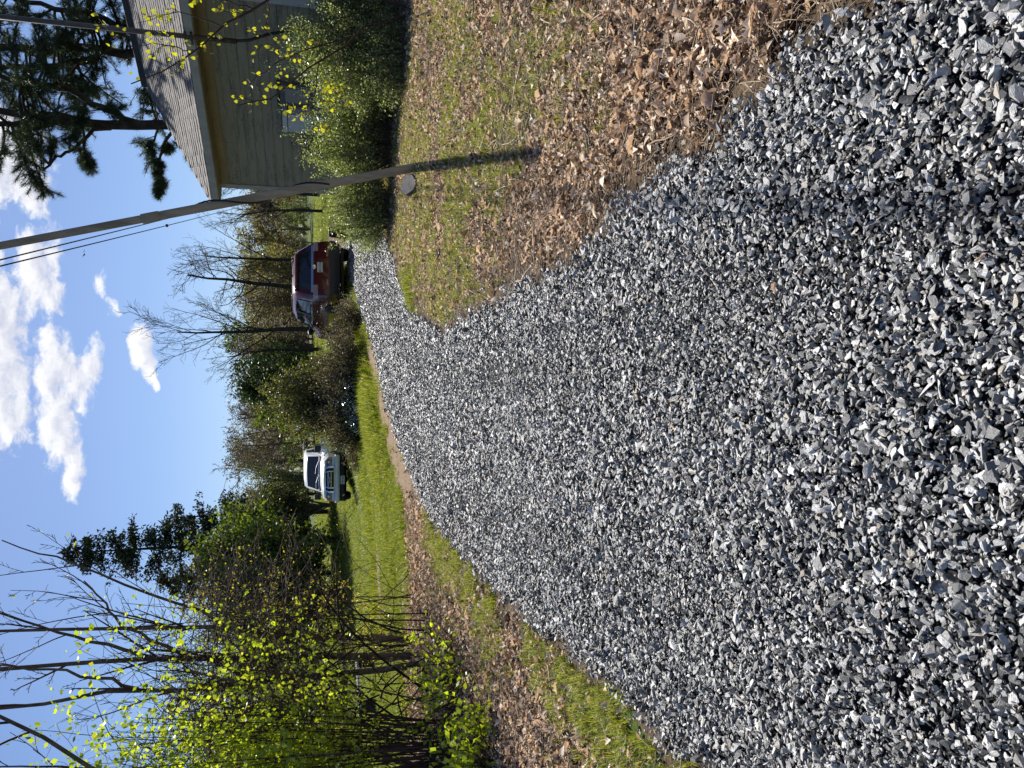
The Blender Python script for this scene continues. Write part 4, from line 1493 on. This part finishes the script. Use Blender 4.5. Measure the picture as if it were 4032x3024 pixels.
def willow(x, y, h, seed, label, lm, per):
    r = np.random.default_rng(seed)
    br = skel(r, (0, 0, 0), (0, 0, 1), h * .45, .10, P_will)
    pos = along(br, r, (1, 2), per, .12, .3)
    return tree_thing('tall_shrub', g0(x, y), label, 'shrub', 'feathery shrubs behind the pickup', tubes(br, None, (5, 4, 3), .012).mesh('trunk', True), leafquads(MB(), pos, .15, r, .35).mesh('crown'), BKt, lm)


willow(-5.5, 46, 4.9, 921, 'grey-green feathery shrub right behind the pickup cab', LM_grey, 20)
willow(-7.1, 46.5, 5.6, 922, 'taller grey-green feathery shrub left of the pickup', LM_grey, 22)
willow(-8.9, 45, 4.4, 923, 'dark feathery shrub between pickup and the green tree', LM_dark, 22)
for (x, y, h, sd, lab) in ((-4.6, 63, 6.6, 931, 'grey leafless tree standing behind the pickup roof'), (-2.4, 66, 7.2, 932, 'pale budding tree right of the pickup, beyond the lawn'), (-7.4, 66, 7.4, 933, 'grey budding tree top showing above the feathery shrubs')):
    r = np.random.default_rng(sd)
    br = skel(r, (0, 0, 0), (0, 0, 1), h * .85, .12, P_round)
    th = tree_thing('bare_tree', g0(x, y), lab, 'tree', 'budding trees behind the pickup', tubes(br, (0, 1), minr=.02).mesh('trunk', True), tubes(br, (2, 3), minr=.012).mesh('crown', True), BKt, BKt)
    obj('buds', leafquads(MB(), along(br, r, (2, 3), 2.4, .12), .13, r), LM_brown, th)['kind'] = 'stuff'


def cedar(x, y, h, seed, label, w):
    r = np.random.default_rng(seed)
    br = [(np.array([(0, 0, 0), (.05, 0, h * .5), (0, .05, h)]), np.array([.16, .1, .02]), 0)]
    pos = []
    for k in range(int(h * 9)):
        f = r.uniform(.12, .99)
        z = h * f
        L = w * (1 - f) ** .75 * r.uniform(.45, 1.25) + .25
        a = r.uniform(0, 6.283)
        d = np.array([math.cos(a), math.sin(a), 0])
        s = np.linspace(0, 1, 6)[:, None]
        p = np.array([0, 0, z]) + d * L * s + np.array([0, 0, 1]) * (.35 * L * s - .30 * L * s ** 2)
        p += r.normal(0, .05, p.shape)
        br.append((p, np.linspace(.035, .008, 6), 1))
        n = int(L * 130)
        t = r.uniform(.25, 1, n) * 5
        i = np.minimum(t.astype(int), 4)
        q = p[i] + (p[i + 1] - p[i]) * (t - i)[:, None]
        cl = r.normal(0, .2, (max(1, int(L * 4)), 3))
        pos.append(q + cl[r.integers(0, len(cl), n)] * (1, 1, .8) + r.normal(0, .07, (n, 3)))
    pos = np.vstack(pos)
    return tree_thing('cedar_tree', g0(x, y), label, 'tree', 'dark cedars at the left', tubes(br, None, (6, 4), .01).mesh('trunk', True), leafquads(MB(), pos, .17, r, .5, .6).mesh('crown'), BKd, LM_cedar)


cedar(-8.7, 44, 14.0, 941, 'tall dark ragged cedar, highest tree at the left', 2.9)
cedar(-7.9, 49, 9.2, 942, 'lower dark cedar just left of the feathery shrubs', 2.3)
cedar(-11.0, 46, 9.5, 943, 'dark cedar behind the bare saplings', 2.3)

# ---- pines behind the house
def pine(x, y, label, seed, forks, tuft_n=60):
    r = np.random.default_rng(seed)
    br, tips = [], []
    for (pts, r0, r1, nb, L0) in forks:
        pts = np.array(pts, float)
        s = np.linspace(0, len(pts) - 1, 14)
        p = np.column_stack([np.interp(s, range(len(pts)), pts[:, c]) for c in range(3)])
        p[1:-1] += r.normal(0, .05, (12, 3))
        br.append((p, np.linspace(r0, r1, 14), 0))
        for k in range(nb):
            t = r.uniform(.25, 1) * 13
            i = min(int(t), 12)
            q = p[i] + (p[i + 1] - p[i]) * (t - i)
            a = r.uniform(0, 6.283)
            d = np.array([math.cos(a), math.sin(a), r.uniform(-.25, .35)])
            sub = skel(r, q, d, L0 * r.uniform(.6, 1.25), .045, dict(seg=(7, 5), kids=(9,), ratio=(.42,), ang=(48,), wander=(.13, .16), trop=(-.25, .1), taper=(.3, .4), t0=(.3,), rk=.5))
            br += [(a_, b_, l + 1) for a_, b_, l in sub]
            for a_, b_, l in sub:
                tips.append((a_[-1], a_[-1] - a_[-2]))
                if l == 1:
                    for kk in (2, 3, 4):
                        tips.append((a_[kk] + r.normal(0, .05, 3), a_[kk] - a_[kk - 1]))
    # needle tufts: thin blades fanning from each tip
    mb = MB()
    tp_ = np.array([t[0] for t in tips])
    td = np.array([nrmz(t[1]) for t in tips])
    for rep in range(tuft_n):
        n = len(tp_)
        d = td * .55 + r.normal(0, .75, (n, 3))
        d /= np.linalg.norm(d, axis=1)[:, None]
        L = r.uniform(.10, .21, (n, 1))
        b = np.cross(d, r.normal(size=(n, 3)))
        b /= np.linalg.norm(b, axis=1)[:, None]
        o = tp_ - td * r.uniform(0, .22, (n, 1))
        v = np.stack([o - b * .0048, o + b * .0048, o + d * L], 1).reshape(-1, 3)
        mb.add(v, None, np.arange(3 * n).reshape(-1, 3))
    print('pine tufts', len(tips))
    return tree_thing('pine_tree', g0(x, y), label, 'tree', 'pines behind the house', tubes(br, None, (9, 6, 4), .009).mesh('trunk', True), mb.mesh('crown'), BKp, LM_pine)


pine(7.45, 24, 'multi-stemmed dark pine leaning out over the house roof', 951, [
    ([(.1, 0, 0), (0, 0, 4.5), (-.05, 0, 7.2), (.0, 0, 8.6), (.35, .1, 11)], .17, .08, 7, 1.6),
    ([(-.05, 0, 7.2), (-.30, -.2, 8.4), (-.35, -.2, 9.3), (-.75, -.3, 10.8)], .10, .06, 13, 2.0),
    ([(.0, 0, 5.9), (.45, .1, 6.9), (.95, .1, 7.8), (.9, .1, 8.8), (1.2, 0, 10.6)], .11, .06, 11, 1.7),
    ([(-.06, 0, 6.6), (-.9, -.3, 7.6), (-1.6, -.5, 8.2)], .06, .03, 6, 1.1),
    ([(-.02, 0, 5.0), (-.8, -.1, 5.3), (-1.3, -.2, 5.4), (-1.7, -.2, 5.3)], .05, .02, 7, .55)])
pine(10.6, 26.5, 'dense dark pine at the right edge behind the house', 952, [
    ([(0, 0, 0), (-.1, 0, 5), (-.1, 0, 8), (-.5, 0, 11.5)], .2, .09, 40, 2.4),
    ([(-.1, 0, 7.2), (-.9, -.2, 8.6), (-1.2, -.3, 10.8)], .12, .06, 22, 1.9),
    ([(0, 0, 5.2), (.8, -.2, 7.5), (1.2, 0, 10.5)], .12, .06, 20, 2.0)], 44)

# ---- shrubs with arching canes
def shrub(name, x, y, rx, ry, h, canes, per, size, label, cat, lm, bm, seed, group=None, arch=.25, aspect=.55, base=.35, t0=.35, jit=.045, rad=.007, gl=False, droop=0.0):
    r = np.random.default_rng(seed)
    br = []
    for k in range(canes):
        a = r.uniform(0, 6.283)
        rho = math.sqrt(r.uniform(0, 1))
        e = np.array([rx * rho * math.cos(a), ry * rho * math.sin(a), h * math.sqrt(max(0, 1 - rho * rho * .92)) * r.uniform(.55, 1.08)])
        b = np.array([e[0] * base + r.normal(0, .06), e[1] * base + r.normal(0, .06), 0])
        if k % 11 == 0:
            e = e * r.uniform(1.1, 1.38)
        m_ = (b + e) / 2 + np.array([0, 0, h * arch]) + r.normal(0, .06, 3) * min(1, h)
        s = np.linspace(0, 1, 7)[:, None]
        p = b * (1 - s) ** 2 + m_ * 2 * s * (1 - s) + e * s ** 2
        p[:, 2] = np.maximum(p[:, 2], .02)
        br.append((p, np.linspace(rad, rad * .4, 7), 1))
    th = empty(name, g0(x, y), 0, label, cat, group)
    mb = MB()
    for p, rr, l in br:
        mb.tube(p, rr, 3, False)
    obj('stems', mb, bm, th, True)
    if per:
        pos = along(br, r, (1,), per, jit, t0)
        pos[:, 2] = np.maximum(pos[:, 2] - droop * r.random(len(pos)), .015)
        obj('foliage', leafquads(MB(), pos, size, r, aspect), lm, th)
    return th


# privet bank in front of the house
PG = 'light green shrubs in front of the house'
shrub('privet_shrub', 4.1, 13.3, 1.05, .9, 1.45, 330, 95, .034, 'light green small-leaved shrub in front of the white cabinet', 'shrub', LM_priv, BKt, 971, PG, .12)
shrub('privet_shrub', 5.2, 12.3, 1.15, .9, 1.75, 360, 95, .034, 'tallest light green shrub at the right edge before the house window', 'shrub', LM_priv, BKt, 972, PG, .12)
shrub('privet_shrub', 6.5, 11.8, 1.2, 1.0, 1.7, 300, 80, .034, 'light green shrub running out of the picture at the right', 'shrub', LM_priv, BKt, 973, PG, .12)
shrub('privet_shrub', 3.0, 13.5, .75, .8, 1.12, 300, 95, .034, 'rounded light green shrub between the leaning pole and the drive', 'shrub', LM_priv, BKt, 974, PG, .12)
shrub('privet_shrub', 4.9, 11.5, .9, .45, .75, 170, 80, .032, 'low sprawling light green shrub at the edge of the leaf bank', 'shrub', LM_priv, BKt, 975, PG, .12)
shrub('dark_shrub', 4.75, 15.7, .45, .35, 1.5, 90, 40, .05, 'thin dark shrub growing up the house wall beside the pole', 'shrub', LM_dark, BKd, 976, None, .12)

# redbud with heart-shaped yellow leaves
rb = empty('redbud_sapling', g0(5.35, 11.2), 0, 'spindly sapling with yellow-green heart-shaped leaves in front of the house', 'sapling')
ro = np.array(rb.location)
r = np.random.default_rng(981)
LIMBS = [([(5.35, 11.2, .3), (5.1, 11.1, .9), (4.65, 11, 1.30), (4.28, 11, 1.82), (3.85, 11, 2.25), (3.78, 11, 2.62)], .018),
         ([(4.9, 11.05, 1.1), (4.62, 11, 1.75), (4.35, 10.9, 2.15), (4.05, 10.9, 2.45)], .010),
         ([(4.45, 11, 1.55), (4.0, 11, 1.62), (3.75, 10.9, 1.75), (3.72, 10.9, 2.05)], .010),
         ([(5.45, 11.2, .3), (5.62, 11.1, 1.2), (5.49, 11, 1.92), (5.10, 11, 2.41), (4.82, 11, 2.84), (4.45, 11, 3.19), (4.15, 11, 3.44), (3.95, 11, 3.95)], .022),
         ([(4.82, 11, 2.84), (4.9, 10.9, 3.3), (4.8, 10.9, 3.75)], .009), ([(5.10, 11, 2.41), (5.15, 10.9, 2.9), (5.2, 10.9, 3.5)], .010),
         ([(4.45, 11, 3.19), (4.5, 11, 3.6), (4.35, 11, 4.2)], .008), ([(5.3, 11, 2.2), (4.9, 11, 2.25), (4.55, 11, 2.35)], .008),
         ([(4.7, 11, 1.35), (4.3, 11.1, 1.15), (3.95, 11.1, 1.3)], .009)]
br = []
for pts_, rr_ in LIMBS:
    pts_ = np.array(pts_) - ro
    s = np.linspace(0, len(pts_) - 1, 10)
    p = np.column_stack([np.interp(s, range(len(pts_)), pts_[:, c]) for c in range(3)]) + r.normal(0, .012, (10, 3))
    br.append((p, np.linspace(rr_, rr_ * .35, 10), 0))
    for k in range(5):
        i = r.integers(3, 9)
        e = p[i] + r.normal(0, 1, 3) * (.16, .12, .2) + (0, 0, .1)
        br.append((np.array([p[i], (p[i] + e) / 2 + r.normal(0, .03, 3), e]), np.array([.005, .004, .003]), 1))
obj('trunk', tubes(br, None, (7, 4)), BKr, rb, True)
hm = MB()
out = np.array([(0, 0), (.30, -.10), (.5, .18), (.42, .52), (0, 1.0), (-.42, .52), (-.5, .18), (-.30, -.10)])
lp = along([b for b in br if b[2] == 1], r, (1,), 26, .06, .3)
lp = np.vstack([lp, along([b for b in br if b[2] == 0], r, (0,), 2.5, .06, .45)])
for q in lp:
    sz_ = r.uniform(.03, .066)
    M3 = np.array(Matrix.Rotation(r.uniform(0, 6.28), 3, 'Z') @ Matrix.Rotation(r.normal(1.9, .5), 3, 'X'))
    v = np.column_stack([out * sz_, .12 * sz_ * np.abs(out[:, 0])]) @ M3.T + q
    hm.add(np.vstack([v, v.mean(0)]), None, [(8, i, (i + 1) % 8) for i in range(8)])
obj('leaves', hm, leafmat('redbud_leaf', [(0, (.25, .27, .02)), (.5, (.40, .41, .04)), (1, (.50, .48, .07))], .55, .4, True, .06, (1.2, 1.15, .3)), rb)

# ---- brush between the cars
shrub('brush_heap', .3, 18.9, 1.2, .8, 1.2, 340, 26, .05, 'brown tangled brush heap in front of the red SUV', 'brush', LM_brown, BKt, 991, 'brush between the cars', .2, rad=.008)
shrub('brush_heap', -.9, 19.1, 1.0, .7, 1.1, 300, 30, .05, 'dark brown tangle of dry stems left of the viny shrub', 'brush', LM_brown, BKd, 992, 'brush between the cars', .2, rad=.008)
shrub('brush_heap', 1.5, 19.8, .8, .55, .75, 190, 26, .05, 'low dry brush hiding the front wheel of the red SUV', 'brush', LM_brown, BKt, 993, 'brush between the cars', .2, rad=.008)
shrub('brush_heap', -1.75, 19.5, .55, .5, .5, 110, 20, .05, 'small spray of dry stems before the pickup', 'brush', LM_brown, BKt, 994, 'brush between the cars', .25, rad=.007)
shrub('viny_shrub', -.35, 20.6, 1.15, .8, 2.5, 340, 38, .07, 'taller shrub draped in green and brown vines between the two cars', 'shrub', leafmat('vine_leaf', [(0, (.06, .06, .025)), (.4, (.12, .13, .04)), (.8, (.19, .22, .06)), (1, (.24, .19, .10))], .4, .45, True, .06), BKt, 995, None, .08, rad=.009)
shrub('glossy_shrub', -.45, 18.35, .75, .4, .6, 160, 60, .05, 'low dark glossy-leaved shrub at the foot of the brush heap', 'shrub', leafmat('glossy_dark', [(0, (.02, .035, .015)), (1, (.06, .09, .04))], .15, .22, True, .35), BKd, 996, None, .1)

# ---- saplings and thicket on the left bank
P_sap = dict(seg=(9, 6, 4), kids=(7, 6), ratio=(.45, .45), ang=(32, 36), wander=(.035, .06, .12), trop=(0, .30, .2), taper=(.35, .3, .4), t0=(.45, .2), rk=.5)


def sapling(paths, label, seed, nb=7, L=1.4, lean=(.5, 0, .75), rad=.05, group='bare saplings on the left bank'):
    r = np.random.default_rng(seed)
    base = np.array(paths[0][0], float)
    base[2] = float(gz(base[0], base[1])) - .02
    th = empty('bare_sapling', tuple(base), 0, label, 'sapling', group)
    br = []
    for ip, pth in enumerate(paths):
        p_ = np.array(pth, float)
        s = np.linspace(0, len(p_) - 1, 12)
        p = np.column_stack([np.interp(s, range(len(p_)), p_[:, c]) for c in range(3)]) - base
        p[1:-1] += r.normal(0, .018, (10, 3))
        r0 = rad if ip == 0 else rad * .5
        br.append((p, np.linspace(r0, r0 * (.34 if ip == 0 else .3), 12), 0))
        for k in range(nb if ip == 0 else nb // 2):
            t = r.uniform(.35, 1) * 11
            i = min(int(t), 10)
            q = p[i] + (p[i + 1] - p[i]) * (t - i)
            d = np.array(lean) * r.uniform(.3, 1.3) + r.normal(0, .38, 3)
            d[2] = abs(d[2]) + .35
            sub = skel(r, q, d, L * r.uniform(.5, 1.2), r0 * .33, dict(seg=(7, 5, 4), kids=(5, 4), ratio=(.42, .4), ang=(34, 38), wander=(.05, .09, .12), trop=(.15, .1, .1), taper=(.35, .4, .5), t0=(.25, .2), rk=.5))
            br += [(a, b, l + 1) for a, b, l in sub]
    obj('trunk', tubes(br, (0,), (10,)), BK, th, True)
    obj('branches', tubes(br, (1, 2, 3), (8, 5, 4, 3), .0028), BKr, th, True)
    pos = along(br, r, (2, 3), 1.0, .02, .4)
    obj('leaves', leafquads(MB(), pos, .05, r, .6), LM_bright, th)
    return th


sapling([[(-3.64, 10.94, .28), (-3.52, 10.95, 1.4), (-3.30, 10.95, 2.6), (-3.14, 10.9, 4.2), (-3.05, 10.9, 6.2)],
         [(-3.30, 10.95, 2.5), (-2.75, 10.8, 3.6), (-2.2, 10.7, 4.6), (-1.9, 10.6, 5.3)]], 'slender bare sapling nearest the lawn, with a long limb reaching over the sky', 1001, 6, 1.2, (.55, 0, .7), .044)
sapling([[(-3.78, 10.7, .28), (-3.66, 10.7, 1.6), (-3.58, 10.7, 2.8), (-3.48, 10.7, 4.4), (-3.45, 10.7, 6.4)],
         [(-3.52, 10.7, 3.6), (-3.1, 10.6, 4.6), (-2.6, 10.5, 5.6)],
         [(-3.55, 10.7, 3.2), (-3.0, 10.6, 4.0), (-2.45, 10.6, 4.4)]], 'thicker bare sapling standing close behind the slender one', 1002, 9, 1.3, (.4, 0, .8), .052)
sapling([[(-3.6, 9.9, .27), (-3.65, 9.9, 1.8), (-3.6, 9.8, 2.9), (-3.52, 9.7, 4.0), (-3.62, 9.6, 6.0)],
         [(-3.55, 9.75, 3.6), (-3.2, 9.6, 4.4), (-3.0, 9.5, 5.4)]], 'bare sapling with crooked stem left of the pair', 1003, 8, 1.2, (.3, 0, .8), .042)
sapling([[(-5.1, 7.9, .2), (-4.6, 7.8, 1.6), (-4.0, 7.6, 2.8), (-3.3, 7.5, 3.6), (-2.5, 7.4, 4.6)]], 'leaning bare stem crossing the upper left corner', 1004, 9, 1.1, (.1, 0, .8), .036)
sapling([[(-5.6, 9.4, .2), (-5.2, 9.2, 2.0), (-4.9, 9.0, 3.4), (-4.7, 9.0, 5.6)]], 'bare sapling at the left edge of the picture', 1005, 9, 1.3, (.4, 0, .8), .042)
sapling([[(-4.4, 8.6, .2), (-4.0, 8.5, 1.1), (-3.75, 8.5, 1.7), (-3.2, 8.4, 2.1), (-2.9, 8.4, 2.9)]], 'low crooked dark stem bending over the leaf litter', 1006, 8, .9, (.2, 0, .7), .04)

TG = 'tangled stems of the left thicket'


def tangle(x, y, box, n, label, seed, bm, lm, per, size, rad=.0048, bias=(.35, 0, .35), roots=6):
    """a mass of criss-crossing vines and twigs held up by a few stems; box = half x, half y, z low, z high"""
    r = np.random.default_rng(seed)
    th = empty('vine_tangle', g0(x, y), 0, label, 'thicket', TG)
    hx, hy, z0, z1 = box
    br = []
    for k in range(n):
        p = np.array([r.uniform(-hx, hx), r.uniform(-hy, hy), z0 + (z1 - z0) * r.beta(1.5, 1.6)])
        root = k < roots
        if root:
            p[2] = 0
        d = nrmz(r.normal(0, 1, 3) * (1, .6, .8) + np.array(bias) * r.choice([1, 1, 1, -1]) + (np.array([0, 0, 2.0]) if root else 0))
        L = r.uniform(.5, 1.7) if not root else r.uniform(2, 3.4)
        m_ = 9
        curl = r.normal(0, .16, 3)
        pts_ = [p.copy()]
        for i_ in range(m_):
            d = nrmz(d + curl * .6 + r.normal(0, .10, 3) + np.array([0, 0, -.05 if not root else .02]))
            p = p + d * L / m_
            pts_.append(p.copy())
        pts_ = np.array(pts_)
        pts_[:, 2] = np.maximum(pts_[:, 2], .05)
        ra = rad * r.uniform(.5, 1.5) * (1.9 if root else 1)
        br.append((pts_, np.linspace(ra, ra * .4, m_ + 1), 0 if root else 1))
        for q in range(r.integers(0, 4)):
            i_ = r.integers(2, m_)
            e = pts_[i_] + r.normal(0, .16, 3)
            br.append((np.array([pts_[i_], (pts_[i_] + e) / 2 + r.normal(0, .03, 3), e]), np.array([ra * .5, ra * .4, ra * .3]), 2))
    obj('stems', tubes(br, None, (5, 4, 3), .0025), bm, th, True)
    if per:
        obj('leaves', leafquads(MB(), along(br, r, (1, 2), per, .04, .3), size, r, .6), lm, th)
    return th


tangle(-3.9, 9.9, (1.1, .9, 1.1, 3.3), 430, 'tangled dark vines around the sapling stems', 1011, BKd, LM_bright, 2.6, .032)
tangle(-4.6, 8.6, (1.2, .9, 1.0, 3.2), 380, 'arching bare canes at the left edge of the thicket', 1012, BKr, LM_bright, 3.2, .034)
tangle(-4.6, 11.4, (1.5, .8, 1.0, 3.2), 300, 'brown cane thicket behind the saplings', 1013, BKt, LM_olive, 4, .05)
tangle(-3.6, 9.0, (.7, .6, .25, 1.3), 70, 'low looping vines in front of the saplings', 1014, BKd, LM_olive, 2, .04, .009, (0, 0, .5))
tangle(-5.9, 10.2, (1.2, 1.0, 1.0, 4.2), 420, 'tall vine thicket filling the left edge', 1015, BKd, LM_bright, 3, .034)
tangle(-3.3, 10.9, (.7, .5, 1.4, 3.0), 240, 'fine reddish twigs on the lawn side of the saplings', 1016, BKr, LM_gold, 2, .04, .004)

def leafy_shrub(x, y, z0, z1, rx, label, seed, n, size, lm=LM_bright):
    """upright stems with clusters of bright young leaves"""
    r = np.random.default_rng(seed)
    th = empty('leafy_shrub', g0(x, y), 0, label, 'shrub')
    br, pos = [], []
    for k in range(n):
        e = np.array([r.normal(0, rx), r.normal(0, rx * .6), r.uniform(z0, z1)])
        b = np.array([e[0] * .35 + r.normal(0, .08), e[1] * .35, 0])
        m_ = (b + e) / 2 + r.normal(0, .12, 3)
        s = np.linspace(0, 1, 7)[:, None]
        p = b * (1 - s) ** 2 + m_ * 2 * s * (1 - s) + e * s ** 2
        if k % 9 == 0 or z1 < 1:
            br.append((p, np.linspace(.009, .003, 7), 1))
        for c in range(r.integers(3, 7)):
            q = p[min(6, 3 + r.integers(0, 4))] + r.normal(0, .10, 3)
            pos.append(q + r.normal(0, size * .55, (r.integers(3, 7), 3)))
    obj('stems', tubes(br, None, (4, 4)), BKr, th, True)
    obj('leaves', leafquads(MB(), np.vstack(pos), size, r, .68, .2), lm, th)
    return th


leafy_shrub(-3.75, 7.7, 1.9, 3.7, .55, 'tall shrub with bright yellow-green young leaves, upper left', 1021, 520, .052)
leafy_shrub(-4.2, 8.3, 1.2, 2.6, .6, 'lower bright-leaved shrub inside the thicket', 1022, 110, .042)
leafy_shrub(-3.0, 9.3, 2.2, 3.6, .35, 'sparse bright-leaved twigs before the saplings', 1023, 26, .05)
leafy_shrub(-3.35, 6.35, .15, .55, .34, 'low clump of fresh green leaves on the left leaf litter', 1024, 70, .06)
leafy_shrub(-3.0, 7.6, .12, .5, .35, 'small fresh green seedlings under the saplings', 1025, 45, .05)
leafy_shrub(-4.0, 12.2, .2, .8, .3, 'yellowish leafy seedling at the foot of the slender sapling', 1026, 26, .045, LM_gold)
leafy_shrub(-3.0, 10.6, 1.2, 2.6, .3, 'thin twigs with scattered yellow leaves over the lawn', 1027, 18, .04, LM_gold)

# ---- small things
# white-topped bench glimpsed through the stems
bn = empty('lawn_bench', g0(-6.2, 16.2), R(64), 'white-topped low bench on the lawn, glimpsed through the thicket', 'bench')
obj('seat', MB().box((-.75, -.16, .42), (.75, .16, .46)), M_wpaint, bn)
for x in (-.6, .6):
    obj('leg', MB().box((x - .04, -.14, 0), (x + .04, .14, .419)), BKd, bn)
# weathered rail fence behind the pickup
fx = [(-7.2, 52), (-4.95, 51.5), (-2.9, 51), (-.9, 50.5)]
fe = empty('rail_fence', g0(*fx[0]), 0, 'dark weathered rail fence beyond the pickup', 'fence')
fo = np.array(fe.location)
M_fence = pm('weathered_fence', (.07, .055, .045), .9, .1, .3, 8)
for (x, y) in fx:
    b = np.array(g0(x, y)) - fo
    obj('post', MB().box(b + (-.09, -.09, 0), b + (.09, .09, 1.55 if x != fx[1][0] else 2.0)), M_fence, fe)
for i in range(3):
    a, b = np.array(g0(*fx[i])) - fo, np.array(g0(*fx[i + 1])) - fo
    for z in (.75, 1.25):
        obj('rail', MB().tube(np.array([a + (0, -.1, z), b + (0, -.1, z)]), .05, 4), M_fence, fe)
# dark stump beside the SUV
st = empty('tree_stump', g0(4.75, 24.6), 0, 'dark round stump beside the right rear of the red SUV', 'stump')
obj('bark', MB().lathe([(.26, 0), (.21, .15), (.19, .55), (.16, .62)], 14), BKd, st, True)
obj('cut_face', MB().lathe([(.16, .621), (.001, .63)], 14), BKt, st)
# bird
bd = empty('bird', (9.15, 60, 17.4), .6, 'small dark bird soaring below the clouds', 'bird')
obj('body', MB().tube(.45 * np.array([(0, -.28, 0), (0, -.1, .02), (0, .12, .02), (0, .26, .03), (0, .34, .02)]), [.005, .03, .04, .02, .005], 8), M_black, bd, True)
for sd in (1, -1):
    obj('wing', MB().add(.45 * np.array([(0, .12, .03), (0, -.10, .03), (sd * .35, -.14, .16), (sd * .38, .10, .17), (sd * .82, -.22, .10), (sd * .78, -.02, .11)]), [(0, 1, 2, 3), (3, 2, 4, 5)]), M_black, bd)
